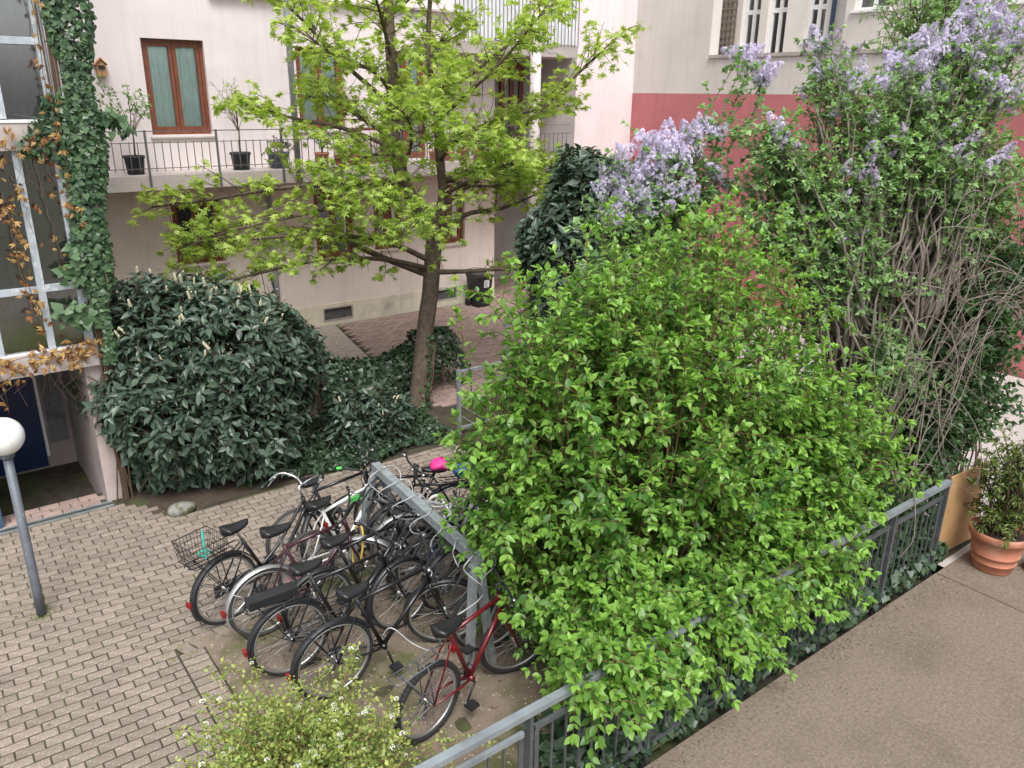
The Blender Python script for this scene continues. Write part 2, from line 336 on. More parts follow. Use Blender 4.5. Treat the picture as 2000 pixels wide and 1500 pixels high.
def leaf_small():
    v = [(0, 0, 0), (.45, -.32, .08), (1, 0, -.05), (.45, .32, .08)]
    return np.array(v), [(0, 1, 2), (0, 2, 3)]

class Leaves:
    def __init__(s): s.p = []; s.d = []; s.n = []; s.s = []; s.r = []
    def put(s, p, d, n, size, r): s.p.append(p); s.d.append(d); s.n.append(n); s.s.append(size); s.r.append(r)

def foliage(root, L, shapes, m, single=300, name='leaf', mass='leaf_mass'):
    """the leaves that show largest become objects of their own, the others one 'stuff' part"""
    P = np.array(L.p, float); D = np.array(L.d, float); N = np.array(L.n, float); S = np.array(L.s, float); R = np.clip(np.array(L.r, float), 0, 1)
    D /= np.maximum(np.linalg.norm(D, axis=1), 1e-9)[:, None]
    Y = np.cross(N, D); Y /= np.maximum(np.linalg.norm(Y, axis=1), 1e-9)[:, None]; Z = np.cross(D, Y)
    var = RNG.integers(0, len(shapes), len(P))
    chosen = np.zeros(len(P), bool)
    if single:
        C = P + D * (S * .5)[:, None]; x, y, z = project(C)
        V = (C - EYE); dist = np.linalg.norm(V, axis=1); V /= dist[:, None]
        area = S ** 2 * (0.15 + np.abs((Z * V).sum(1))) / dist ** 2
        ok = (x > 15) & (x < 1985) & (y > 15) & (y < 1485)
        cell = {}
        for i in np.argsort(dist):
            if not ok[i]: continue
            k = (int(x[i] // 16), int(y[i] // 16))
            if k not in cell: cell[k] = i
        cand = np.array(list(cell.values()), int)
        if len(cand):
            cand = cand[np.argsort(-area[cand])][:single]; chosen[cand] = True
    org = origin_of(root)
    for vi, (sv, sf) in enumerate(shapes):
        idx = np.where((var == vi) & chosen)[0]
        if len(idx):
            meshes = []
            for k in range(5):
                mb = MB(); mb.add(sv, sf, (k + .5) / 5); meshes.append(mb.mesh(name, m, True, True))
            for i in idx:
                mt = Matrix(((D[i][0] * S[i], Y[i][0] * S[i], Z[i][0] * S[i], P[i][0] - org[0]), (D[i][1] * S[i], Y[i][1] * S[i], Z[i][1] * S[i], P[i][1] - org[1]),
                             (D[i][2] * S[i], Y[i][2] * S[i], Z[i][2] * S[i], P[i][2] - org[2]), (0, 0, 0, 1)))
                link(name, meshes[min(4, int(R[i] * 5))], root, mt)
    allv = []; allf_tot = []; allf_idx = []; allr = []; off = 0
    for vi, (sv, sf) in enumerate(shapes):
        idx = np.where((var == vi) & ~chosen)[0]
        if not len(idx): continue
        nv = len(sv)
        W = P[idx][:, None, :] - org + S[idx][:, None, None] * (sv[None, :, 0:1] * D[idx][:, None, :] + sv[None, :, 1:2] * Y[idx][:, None, :] + sv[None, :, 2:3] * Z[idx][:, None, :])
        allv.append(W.reshape(-1, 3))
        base = off + np.arange(len(idx)) * nv
        flat = np.concatenate([np.array(q) for q in sf]); tot = np.array([len(q) for q in sf])
        allf_idx.append((base[:, None] + flat[None, :]).ravel()); allf_tot.append(np.tile(tot, len(idx))); allr.append(np.repeat(R[idx], len(sf)))
        off += nv * len(idx)
    if off == 0: return
    V = np.concatenate(allv); I = np.concatenate(allf_idx).astype(np.int32); T = np.concatenate(allf_tot).astype(np.int32); Rr = np.concatenate(allr).astype(np.float32)
    me = bpy.data.meshes.new(mass); me.vertices.add(len(V)); me.vertices.foreach_set('co', V.astype(np.float32).ravel())
    me.loops.add(len(I)); me.loops.foreach_set('vertex_index', I)
    me.polygons.add(len(T)); st = np.concatenate([[0], np.cumsum(T)[:-1]]).astype(np.int32)
    me.polygons.foreach_set('loop_start', st); me.polygons.foreach_set('loop_total', T); me.polygons.foreach_set('use_smooth', np.ones(len(T), bool))
    me.update(calc_edges=True)
    a = me.attributes.new('rnd', 'FLOAT', 'FACE'); a.data.foreach_set('value', Rr)
    me.materials.append(m)
    o = link(mass, me, root); o['kind'] = 'stuff'
    return o

def rv(s=1.0): return RNG.normal(0, s, 3)
UPV = np.array([0, 0, 1.0])

def twig_leaves(L, path, gap, size, start=0.0, droop=0.15, spread=0.9, rbase=0.4, rvar=0.25, tipbright=0.3, tip=True, jit=0.25):
    """opposite leaf pairs along a twig, a small rosette at its tip"""
    seg = np.linalg.norm(np.diff(path, axis=0), axis=1); cum = np.concatenate([[0], np.cumsum(seg)]); tot = cum[-1]
    t = start * tot + gap * RNG.random(); alt = RNG.random() * PI
    while t < tot:
        i = min(np.searchsorted(cum, t) - 1, len(seg) - 1); i = max(i, 0); u = (t - cum[i]) / max(seg[i], 1e-9)
        p = path[i] * (1 - u) + path[i + 1] * u; d = nrm(path[i + 1] - path[i])
        a = np.cross(d, UPV + rv(.15)); a = nrm(a); b = np.cross(a, d)
        alt += PI / 2 * (0.8 + 0.4 * RNG.random())
        side = a * math.cos(alt) + b * math.sin(alt) * 0.7
        fr = t / tot
        for sg in (1, -1):
            ax = nrm(d * (0.45 + .3 * fr) + side * sg * spread - UPV * droop + rv(jit * .5))
            n = nrm(UPV * 0.9 + d * 0.25 + rv(jit))
            L.put(p, ax, n, size * (0.5 + 0.65 * RNG.random()) * (1.0 - 0.25 * fr), rbase + rvar * RNG.normal() * .6 + tipbright * fr ** 2)
        t += gap * (0.75 + 0.5 * RNG.random())
    if tip:
        d = nrm(path[-1] - path[-2]); a = nrm(np.cross(d, UPV + rv(.3))); b = np.cross(a, d)
        k = 4; ph = RNG.random() * PI
        for q in range(k):
            an = ph + q * 2 * PI / k
            ax = nrm(d * 0.8 + (a * math.cos(an) + b * math.sin(an)) * 0.7 + rv(.1))
            L.put(path[-1], ax, nrm(UPV + d * .2 + rv(.3)), size * (0.5 + 0.3 * RNG.random()), rbase + tipbright + 0.15 * RNG.normal() + .1)

def shrub_stems(mb, L, bases, tips, rise=0.35, twigs=8, tl=(0.2, 0.45), gap=0.06, size=0.1, r0=0.012, leafstart=0.35, droop=0.15, rbase=.4, rvar=.25, tipbright=.3, twig_r=0.003, wob=.05, twig_up=.35, ns=5):
    rb0 = rbase
    for b, t in zip(bases, tips):
        rbase = rb0 + RNG.normal(0, .13)
        b = np.array(b, float); t = np.array(t, float); L0 = np.linalg.norm(t - b)
        ctrl = b * .45 + t * .55; ctrl[2] = max(ctrl[2], b[2] * .3 + t[2] * .7 + rise * L0 * .3)
        u = np.linspace(0, 1, 9)[:, None]
        path = (1 - u) ** 2 * b + 2 * u * (1 - u) * ctrl + u ** 2 * t
        path[1:-1] += RNG.normal(0, wob * L0 * .25, (7, 3))
        mb.tube(path, np.linspace(r0, r0 * .25, 9), ns)
        twig_leaves(L, path[4:], gap * 1.1, size, 0.2, droop, rbase=rbase, rvar=rvar, tipbright=tipbright)
        for k in range(twigs):
            f = leafstart + (1 - leafstart) * (k + RNG.random()) / twigs
            x = f * 8; i = min(int(x), 7); p = path[i] * (1 - (x - i)) + path[i + 1] * (x - i); d = nrm(path[i + 1] - path[i])
            s_ = nrm(np.cross(d, rv()))
            td = nrm(s_ * .9 + d * .55 + UPV * twig_up * RNG.random()); ln = RNG.uniform(*tl)
            tw = np.array([p, p + td * ln * .5 + UPV * .02, p + td * ln - UPV * ln * droop * .5])
            mb.tube(tw, [twig_r * 1.3, twig_r, twig_r * .6], 3, False)
            twig_leaves(L, tw, gap, size, 0.15, droop, rbase=rbase, rvar=rvar, tipbright=tipbright)

OVAL = [leaf_oval(.56, .08, .10), leaf_oval(.50, .12, .22), leaf_oval(.60, .05, .02)]
LAUREL = [leaf_oval(.42, .07, .10), leaf_oval(.38, .10, .26), leaf_oval(.46, .04, .04)]
STAR = [leaf_star(.12), leaf_star(.3), leaf_star(.02)]
HEART = [leaf_heart(.1), leaf_heart(.25)]
NARROW = [leaf_oval(.34, .06, .15), leaf_oval(.30, .10, .3)]

# ------------------------------------------------------------------ the ground
def sheet(name, x0, x1, y0, y1, z, m, zfun=None, nx=2, ny=2):
    mb = MB(); xs = np.linspace(x0, x1, nx); ys = np.linspace(y0, y1, ny)
    v = [(x, y, z + (zfun(x, y) if zfun else 0)) for y in ys for x in xs]
    f = [(j * nx + i, j * nx + i + 1, (j + 1) * nx + i + 1, (j + 1) * nx + i) for j in range(ny - 1) for i in range(nx - 1)]
    mb.add(v, f); o = mb.build(name, m, smooth=bool(zfun)); o['kind'] = 'structure'; return o

sheet('ground', -80, 120, -80, 120, -0.20, M['joint'])
yard = sheet('courtyard_pavement', -6, 9.0, 3.1, 9.93, -0.0085, M['joint'])
drive = sheet('driveway', 6.0, 15.35, 9.94, 19.0, -0.022, M['joint'])
bed_noise = lambda x, y: 0.008 * math.sin(x * 5.1 + y * 2.3) + 0.006 * math.sin(y * 7.7 - x * 3.1)
sheet('bare_earth_bed', 1.435, 4.2, 3.45, 6.42, 0.004, M['earth'], bed_noise, 24, 24)
sheet('planting_bed', 1.65, 6.0, 8.85, 12.2, 0.0, M['soil'], bed_noise, 20, 14)
sheet('shrub_bed', 4.21, 8.0, 3.45, 8.2, -0.01, M['soil'], bed_noise, 20, 20)
sheet('gravel_path', 1.7, 5.99, 12.21, 15.28, 0.0, M['gravel'], bed_noise, 16, 14)
gp = MB(); gp.add([(5.99, 12.21, .002), (6.35, 12.21, .002), (6.95, 15.28, .002), (5.99, 15.28, .002)], [(0, 1, 2, 3)]); o = gp.build('gravel_path', M['gravel']); o['kind'] = 'structure'
sheet('side_yard', 8.05, 15.3, -3, 9.9, -0.012, M['pale_ground'])
# terrace in front of the camera's own building, with one expansion joint
tb = MB()
tb.bevbox(-1.5, 7.86, -3.0, 3.03, -.25, 0.0, .008); tb.bevbox(7.885, 12.5, -3.0, 3.03, -.25, -0.006, .006)
o = tb.build('terrace', M['terrace']); o['kind'] = 'structure'

def in_yard(x, y):
    if y > 9.5 or y < 3.2: return False
    if x < 1.2: return True
    if x > 5.7: return False
    if y < (6.5 + .04 * (x - 1.9) if x > 2.05 else 6.31 + .33 * max(0, x - 1.3)) + .1: return False
    edge = 9.5 if x < 1.5 else 8.8 + max(0, (1.95 - x)) * 1.4 + .03 * math.sin(x * 5)
    if x > 4.2: edge = 8.72
    return y < edge
pav = []
PL, PWD, J = .196, .100, .0115
row = 0; y = 3.2
while y < 9.5:
    off = (row % 2) * PL / 2 + RNG.normal(0, .004)
    x = -3.0 + off
    while x < 5.9:
        cx_, cyy = x + PL / 2, y + PWD / 2
        if in_yard(cx_, cyy) and (y > 6.3 or x + PL < 1.21): pav.append((x + J / 2, x + PL - J / 2, y + J / 2, y + PWD - J / 2 - .004))
        elif in_yard(min(cx_, 1.0), cyy) and x < 1.17: pav.append((x + J / 2, 1.205, y + J / 2, y + PWD - J / 2 - .004))
        x += PL
    y += PWD; row += 1
y = 3.2
while y < 6.28:                                     # header course along the earth bed
    pav.append((1.222, 1.425, y + J / 2, y + PWD - J / 2 - .004)); y += PWD
def paver_geo(mb, q, rnd):
    x0, x1, y0, y1 = q
    mb.bevbox(x0, x1, y0, y1, -.035, RNG.normal(0, .0018), .0045, rnd, (RNG.normal(0, .009), RNG.normal(0, .012)))
C = np.array([((a + b) / 2, (c + d) / 2, 0) for a, b, c, d in pav]); px_, py_, pz_ = project(C)
vis = (px_ > 5) & (px_ < 1995) & (py_ > 5) & (py_ < 1495)
hid = ((px_ > 400) & (py_ > 1290)) | ((px_ > 520) & (py_ < 930))
order = np.argsort(np.where(vis & ~hid, pz_, 99))
solo = set(order[:298].tolist())
pm = []
for k in range(10):
    mb = MB(); mb.bevbox(-(PL - J) / 2, (PL - J) / 2, -(PWD - J - .004) / 2, (PWD - J - .004) / 2, -.035, 0, .0045, 0.0, (RNG.normal(0, .008), RNG.normal(0, .012)))
    pm.append(mb.mesh('paver', M['paver'], attr=True))
rest = MB()
for i, q in enumerate(pav):
    if i in solo:
        fx = (q[1] - q[0]) / (PL - J)
        link('paver', pm[i % 10], yard, Matrix.Translation(((q[0] + q[1]) / 2, (q[2] + q[3]) / 2, RNG.normal(0, .0016))) @ Matrix.Rotation(RNG.normal(0, .008), 4, 'Z') @ Matrix.Diagonal((fx, 1, 1, 1)))
    else: paver_geo(rest, q, RNG.random())
# the cut course across the corner of the bed
for k in range(8):
    c = np.array([1.30 + .108 * k, 6.34 + .036 * k * 1.0, 0.0]); ax = nrm((1, .34, 0)); ay = np.array([-ax[1], ax[0], 0])
    rest.obox(c + UPV * -.018, ax, ay, UPV, .0495, .095, .019)
rest.build('paver_field', M['paver'], yard, attr=True, kind='stuff')
# driveway pavers far off, and a drainage channel
dp = MB(); row = 0; y = 9.95
while y < 15.2:
    x = 6.05 + (row % 2) * .1
    while x < 15.2:
        lim = 6.0 + max(0, (y - 12.2)) * .2 + .38 if y > 12.2 else 6.1
        if x > lim and not (10.9 > x and y > 15.2): dp.bevbox(x + .004, x + .196, y + .004, y + .096, -.03, RNG.normal(0, .001), .006, RNG.random())
        x += .2
    y += .1; row += 1
while y < 18.9:
    x = 11.2 + (row % 2) * .1
    while x < 13.4:
        dp.bevbox(x + .004, x + .196, y + .004, y + .096, -.03, RNG.normal(0, .001), .006, RNG.random()); x += .2
    y += .1; row += 1
dp.build('paver_field', M['paver_red'], drive, attr=True, kind='stuff')
dr = thing('drain_channel', 'grey slotted drain channel set across the doorway step', 'drain', (-1.0, 9.57, 0))
mb = MB(); mb.box(-3, 1.4, 9.515, 9.535, -.03, .006); mb.box(-3, 1.4, 9.615, 9.635, -.03, .006); mb.build('channel_edge', M['galv'], dr)
mb = MB()
for k in range(146): mb.box(-3 + k * .03, -3 + k * .03 + .014, 9.536, 9.614, -.02, .002)
o = mb.build('grate_slat', M['fence'], dr); o['kind'] = 'stuff'
th = MB(); x = -2.6; row = 0
for yy in (9.64, 9.745, 9.85):
    x = -2.6 + (row % 2) * .1; row += 1
    while x < 1.28: th.bevbox(x + .004, x + .2, yy + .004, yy + .1, -.03, RNG.normal(0.004, .001), .006, RNG.random()); x += .205
th.build('threshold_paver', M['paver_red'], yard, attr=True, kind='stuff')

# ------------------------------------------------------------------ walls with openings
def wall_grid(mb, u0, u1, z0, z1, ops, face, depth=.22, flip=False):
    """front sheet with openings (u0,u1,z0,z1) and their reveals; face(u, z, d) -> point, d into the wall"""
    us = sorted({u0, u1, *[o[0] for o in ops], *[o[1] for o in ops]}); zs = sorted({z0, z1, *[o[2] for o in ops], *[o[3] for o in ops]})
    us = [u for u in us if u0 <= u <= u1]; zs = [z for z in zs if z0 <= z <= z1]
    for a, b in zip(us, us[1:]):
        for c, d in zip(zs, zs[1:]):
            m_, n_ = (a + b) / 2, (c + d) / 2
            if any(o[0] < m_ < o[1] and o[2] < n_ < o[3] for o in ops): continue
            mb.add([face(a, c, 0), face(b, c, 0), face(b, d, 0), face(a, d, 0)], [(0, 1, 2, 3)])
    for o in ops:
        a, b, c, d = o
        for p, q in (((a, c), (b, c)), ((b, c), (b, d)), ((b, d), (a, d)), ((a, d), (a, c))):
            mb.add([face(*p, 0), face(*q, 0), face(*q, depth), face(*p, depth)], [(0, 1, 2, 3)])

YF = 15.3
fy = lambda u, z, d: (u, YF + d, z)
bld = thing('apartment_building', 'pink plastered apartment house with brown windows across the courtyard', 'building', (7, YF, 0))
WIN = [(3.83, 4.86, 3.87, 5.42), (6.53, 7.5, 3.92, 5.40), (8.43, 9.35, 3.30, 5.40), (3.97, 4.86, 1.57, 2.72), (6.69, 7.54, 1.37, 2.78), (9.62, 10.29, 1.41, 2.72), (8.0, 8.7, 1.45, 2.75),
       (4.2, 5.2, 6.9, 8.2), (6.7, 7.7, 6.9, 8.2)]
mb = MB()
wall_grid(mb, 1.5, 11.12, 3.07, 9.0, [w_ for w_ in WIN if w_[2] > 3], fy)
wall_grid(mb, 13.5, 15.4, .44, 9.0, [], fy)
mb.box(11.10, 11.115, YF + .001, 19, 0, 9.0); mb.box(13.505, 13.52, YF + .001, 19, 0, 9.0)
mb.build('wall', M['plaster'], bld)
mb = MB(); wall_grid(mb, 1.5, 11.12, .44, 3.07, [w_ for w_ in WIN if w_[2] < 3], fy); mb.build('ground_floor_wall', M['plaster_low'], bld)
VENTS = [(6.72, 7.40, .07, .37), (9.35, 10.05, .12, .40)]
mb = MB(); wall_grid(mb, 1.5, 11.12, -.2, .44, VENTS, lambda u, z, d: (u, YF - .012 + d, z), .12)
mb.add([(1.5, YF - .012, .44), (11.12, YF - .012, .44), (11.12, YF, .4401), (1.5, YF, .4401)], [(0, 1, 2, 3)])
mb.add([(11.12, YF - .012, -.2), (11.12, YF + .4, -.2), (11.12, YF + .4, .44), (11.12, YF - .012, .44)], [(0, 1, 2, 3)])
mb.build('plinth', M['plinth'], bld)
for (a, b, c, d) in VENTS:
    mb = MB(); mb.box(a, b, YF + .09, YF + .1, c, d); g = mb.build('cellar_vent', M['dark_room'], bld)
    mb = MB()
    for (q, r, s_, t) in ((a, b, c, c + .035), (a, b, d - .03, d), (a, a + .03, c + .035, d - .03), (b - .03, b, c + .035, d - .03)): mb.box(q, r, YF - .016, YF + .04, s_, t)
    mb.build('vent_frame', M['concrete'], g)
    mb = MB(); n = 9
    for k in range(n): zz = c + .05 + (d - c - .09) * k / n; mb.add([(a + .03, YF + .02, zz), (b - .03, YF + .02, zz), (b - .03, YF + .045, zz + .022), (a + .03, YF + .045, zz + .022)], [(0, 1, 2, 3)])
    mb.build('louvre', M['railing'], g)

def window(root, a, b, c, d, y, frame, curtain, sill=True, n=2, transom=None):
    mb = MB(); fw = .055
    mb.box(a, b, y, y + .07, d - fw, d); mb.box(a, b, y, y + .07, c, c + fw); mb.box(a, a + fw, y + .001, y + .069, c + fw, d - fw); mb.box(b - fw, b, y + .001, y + .069, c + fw, d - fw)
    wd = mb.build('window', frame, root)
    xs = np.linspace(a + fw, b - fw, n + 1)
    for k in range(n):
        p, q = xs[k] + .004, xs[k + 1] - .004; s_ = .06; e, f = c + fw + .004, d - fw - .004
        mb = MB(); mb.box(p, q, y + .012, y + .06, e, e + s_ * 1.2); mb.box(p, q, y + .012, y + .06, f - s_, f); mb.box(p, p + s_, y + .013, y + .059, e + s_ * 1.2, f - s_); mb.box(q - s_, q, y + .013, y + .059, e + s_ * 1.2, f - s_)
        if transom: mb.box(p + s_, q - s_, y + .014, y + .058, transom - .03, transom + .03)
        mb.build('sash', frame, wd)
        mb = MB(); mb.add([(p + s_, y + .035, e), (q - s_, y + .035, e), (q - s_, y + .035, f), (p + s_, y + .035, f)], [(0, 1, 2, 3)]); mb.build('pane', M['glass'], wd)
        if curtain:
            mb = MB(); k2 = 40; vs = []
            for i in range(k2 + 1):
                u = i / k2; xx = p + s_ * .3 + (q - p - s_ * .6) * u
                yy = y + .066 + .012 * math.sin(u * 34 + k * 2) + .012 * math.sin(u * 57 + 1.3)
                vs += [(xx, yy, e - .02), (xx, yy + .008 * math.sin(u * 23), f + .02)]
            mb.add(vs, [(2 * i, 2 * i + 2, 2 * i + 3, 2 * i + 1) for i in range(k2)]); mb.build('curtain', M['curtain'], wd, smooth=True)
    mb = MB(); mb.box(a - .1, b + .1, y + .6, y + .62, c - .1, d + .1); mb.build('room_back', M['dark_room'], wd)
    if sill:
        mb = MB(); mb.add([(a - .04, y - .13, c - .035), (b + .04, y - .13, c - .035), (b + .04, y, c - .005), (a - .04, y, c - .005), (a - .04, y - .13, c - .06), (b + .04, y - .13, c - .06), (b + .04, y, c - .06), (a - .04, y, c - .06)],
                          [(0, 1, 2, 3), (4, 5, 1, 0), (7, 6, 5, 4), (5, 6, 2, 1), (4, 0, 3, 7)]); mb.build('sill', M['slab'] if frame is M['brownwood'] else frame, wd)
    return wd
for i, (a, b, c, d) in enumerate(WIN): window(bld, a, b, c, d, YF + .09, M['brownwood'], i in (0, 1, 2, 7, 8))
# balcony slab, column, upper balcony, dark loggia behind
mb = MB(); mb.box(1.6, 12.4, 14.2, YF - .002, 3.06, 3.29); mb.build('balcony_slab', M['slab'], bld)
mb = MB(); mb.box(11.121, 13.5, YF + 1.6, YF + 1.62, -.1, 9); mb.box(11.121, 13.5, YF - .003, YF + 1.6, 2.86, 3.2); mb.box(11.121, 13.5, YF + .1, YF + 1.6, 5.5, 5.8)
mb.build('loggia_wall', M['grey_wall'], bld)
mb = MB(); mb.box(9.3, 12.5, 14.15, YF - .002, 5.36, 5.58); mb.build('upper_balcony_slab', M['concrete'], bld)
mb = MB(); mb.tube([(11.26, 14.05, -.1), (11.26, 14.05, 9)], .115, 20); mb.build('column', M['plaster'], bld, smooth=True)
pan = []
for k in range(16):
    mb = MB(); x0 = 9.34 + k * .1975; mb.box(x0, x0 + .185, 14.17, 14.185, 5.62, 6.62); pan.append(mb.build('balustrade_board', M['white_panel'], bld))
mb = MB()
for k in range(34): mb.box(9.33 + k * .0955, 9.338 + k * .0955, 14.12, 14.135, 5.56, 6.64)
mb.build('balustrade_bar', M['railing'], bld)
mb = MB(); mb.box(9.3, 12.5, 14.11, 14.15, 6.64, 6.68); mb.build('handrail', M['railing'], bld)
for dx in (11.5, 12.4):
    window(bld, dx, dx + .7, 3.25, 5.3, YF + 1.5, M['brownwood'], False, False)
# first-floor railing: every baluster is its own piece
rl = bpy.data.objects.new('balcony_railing', None)
mb = MB(); mb.box(1.7, 12.4, 14.19, 14.205, 3.975, 3.99); mb.box(1.7, 12.4, 14.192, 14.203, 3.80, 3.812); mb.box(1.7, 12.4, 14.192, 14.203, 3.40, 3.412)
rl = mb.build('balcony_railing', M['railing'], bld)
mb = MB(); mb.box(-.006, .006, -.006, .006, 0, .46); bme = mb.mesh('baluster', M['railing'])
mb = MB(); mb.box(-.018, .018, -.008, .008, 0, .92); pme = mb.mesh('railing_post', M['railing'])
x = 1.8; k = 0; org = origin_of(rl)
while x < 12.35:
    if k % 9 == 4: link('railing_post', pme, rl, loc=(x - org[0], 14.175 - org[1], 3.08 - org[2]))
    else: link('baluster', bme, rl, loc=(x - org[0], 14.197 - org[1], 3.36 - org[2]))
    x += .125; k += 1
mb = MB(); mb.tube([(5.93, 14.12, 3.0), (5.93, 14.12, 9.0)], .055, 12); o = mb.build('steel_post', M['galv'], bld, smooth=True)
mb = MB(); mb.tube([(5.75, YF - .08, 0.0), (5.75, YF - .08, 3.05)], .05, 10)
for z in (.9, 2.2): mb.tube([(5.75, YF - .08, z), (5.75, YF - .08, z + .05)], .06, 10)
mb.build('downpipe', M['galv'], bld, smooth=True)
mb = MB(); mb.box(5.0, 10.5, YF - .13, YF - .002, 6.17, 6.21); mb.build('string_course', M['slab'], bld)

bh = thing('birdhouse', 'small wooden insect house with pointed roof on pink wall', 'birdhouse', (3.15, YF - .06, 4.8))
mb = MB(); mb.add([(3.08, YF - .12, 4.8), (3.22, YF - .12, 4.8), (3.22, YF - .12, 4.98), (3.15, YF - .12, 5.05), (3.08, YF - .12, 4.98), (3.08, YF - .002, 4.8), (3.22, YF - .002, 4.8), (3.22, YF - .002, 4.98), (3.15, YF - .002, 5.05), (3.08, YF - .002, 4.98)],
              [(0, 1, 2, 3, 4), (1, 6, 7, 2), (5, 0, 4, 9), (0, 5, 6, 1)]); mb.build('body', M['wood'], bh)
mb = MB(); mb.obox((3.105, YF - .065, 5.03), nrm((1, 0, 1)), (0, 1, 0), nrm((-1, 0, 1)), .075, .08, .006); mb.obox((3.195, YF - .065, 5.03), nrm((1, 0, -1)), (0, 1, 0), nrm((1, 0, 1)), .07, .08, .006); mb.build('roof', M['wood'], bh)
mb = MB(); mb.box(3.10, 3.20, YF - .124, YF - .121, 4.91, 4.97); mb.build('nest_opening', M['dark_room'], bh)
mb = MB(); mb.box(3.10, 3.20, YF - .126, YF - .121, 4.895, 4.905); mb.box(3.146, 3.154, YF - .126, YF - .121, 4.81, 4.894); mb.build('divider', M['trellis'], bh)

# ------------------------------------------------------------------ neighbouring house on the right
nb = thing('neighbour_house', 'beige rendered house with a broad red band along its foot', 'building', (15.4, 9, 0))
XR = 15.4
mb = MB()
mb.box(XR + .0, XR + .3, 12.95, YF + 3, 4.67, 9); mb.box(XR, XR + .3, -6, 12.95, 4.67, 5.42); mb.build('wall', M['beige'], nb)
mb = MB(); mb.box(XR - .006, XR + .3, -6, YF - .002, -.2, 4.67); mb.build('red_plinth', M['red'], nb)
mb = MB(); mb.box(XR - .05, XR + .34, -6, 12.93, 5.42, 5.49); mb.build('parapet_cap', M['concrete'], nb)
mb = MB(); mb.box(XR + .3, 20, -6, YF, 4.9, 5.0); mb.build('roof_terrace', M['concrete'], nb)
XS = 17.5; fx = lambda u, z, d: (XS + d, u, z)
W2 = [(13.27, 13.80, 5.30, 7.6), (12.52, 13.05, 5.30, 7.6), (11.5, 12.0, 5.82, 7.6)]
mb = MB(); wall_grid(mb, 10.7, 15.29, 4.95, 9.0, W2, fx)
mb.box(XR + .31, XS, YF - .012, YF - .002, 4.95, 9.0)
mb.build('upper_wall', M['beige_light'], nb)
W3 = [(9.72, 10.5, 6.35, 7.7), (6.5, 7.6, 6.3, 7.7)]
mb = MB(); wall_grid(mb, 4.0, 10.68, 4.95, 9.0, W3, lambda u, z, d: (17.0 + d, u, z)); mb.box(17.0, XS, 10.68, 10.695, 4.95, 9.0); mb.build('bay_wall', M['beige'], nb)
def side_window(root, a, b, c, d, x, frame, transom=None):
    fw = .06; mb = MB(); mb.box(x, x + .07, a, b, d - fw, d); mb.box(x, x + .07, a, b, c, c + fw); mb.box(x + .001, x + .069, a, a + fw, c + fw, d - fw); mb.box(x + .001, x + .069, b - fw, b, c + fw, d - fw)
    wd = mb.build('window', frame, root)
    mb = MB(); mid = (a + b) / 2; mb.box(x + .01, x + .06, mid - .04, mid + .04, c + fw, d - fw)
    if transom: mb.box(x + .012, x + .058, a + fw, b - fw, transom - .05, transom + .05)
    mb.build('mullion', frame, wd)
    mb = MB(); mb.add([(x + .035, a, c), (x + .035, b, c), (x + .035, b, d), (x + .035, a, d)], [(0, 1, 2, 3)]); mb.build('pane', M['glass'], wd)
    mb = MB(); mb.box(x + .5, x + .52, a - .3, b + .3, c - .2, d + .2); mb.build('room_back', M['dark_room'], wd)
    mb = MB(); mb.box(x - .16, x - .002, a - .06, b + .06, c - .05, c - .005); mb.build('sill', frame, wd)
for (a, b, c, d) in W2: side_window(nb, a, b, c, d, XS + .12, M['white_paint'], 6.55)
for (a, b, c, d) in W3: side_window(nb, a, b, c, d, 17.0 + .1, M['white_paint'])
mb = MB(); mb.tube([(17.4, 11.25, 5.0), (17.4, 11.25, 9)], .05, 10); mb.build('downpipe', M['blue_dark'], nb, smooth=True)
tr = thing('trellis', 'brown wooden lattice trellis against the pale wall above the parapet', 'trellis', (17.44, 14.4, 5.0))
mb = MB(); mb.box(-.012, .012, -.02, .02, 0, 2.3); vme = mb.mesh('slat', M['trellis']); mb = MB(); mb.box(-.012, .012, -.5, .5, -.02, .02); hme = mb.mesh('slat', M['trellis'])
for k in range(8): link('slat', vme, tr, loc=(0, -.46 + k * .131, 0))
for k in range(15): link('slat', hme, tr, loc=(-.025, 0, .1 + k * .155))

# ------------------------------------------------------------------ stair tower on the left
tw = thing('stair_tower', 'glazed stair tower over an open doorway, ivy growing up its corner', 'building', (0, 9.6, 0))
YT = 9.6
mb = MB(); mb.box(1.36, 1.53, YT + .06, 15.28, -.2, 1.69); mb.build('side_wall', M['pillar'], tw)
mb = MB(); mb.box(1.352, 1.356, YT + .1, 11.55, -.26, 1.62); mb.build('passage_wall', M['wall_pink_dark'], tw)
mb = MB(); mb.box(-4, 1.54, YT - .02, 15.27, 1.70, 1.93); mb.build('floor_slab', M['slab'], tw)
mb = MB(); mb.box(-4, 1.351, 11.55, 11.7, -.3, 1.69); mb.box(-4, 1.351, 11.2, 11.549, 1.50, 1.689); mb.build('passage_back_wall', M['wall_pink_dark'], tw)
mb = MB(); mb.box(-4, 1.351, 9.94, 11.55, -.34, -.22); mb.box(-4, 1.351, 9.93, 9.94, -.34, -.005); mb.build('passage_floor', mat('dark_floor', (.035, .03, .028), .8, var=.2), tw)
mb = MB(); mb.box(-1.2, 1.0, 11.50, 11.545, -.15, 1.42); dr_ = mb.build('door', M['blue_door'], tw)
mb = MB(); mb.box(1.003, 1.04, 11.47, 11.548, .0, 1.46); mb.box(-1.24, -1.203, 11.47, 11.548, .0, 1.46); mb.build('door_frame', M['white_paint'], dr_)
mb = MB(); mb.box(.88, .95, 11.46, 11.5, 1.28, 1.4); mb.build('door_closer', M['alu'], dr_)
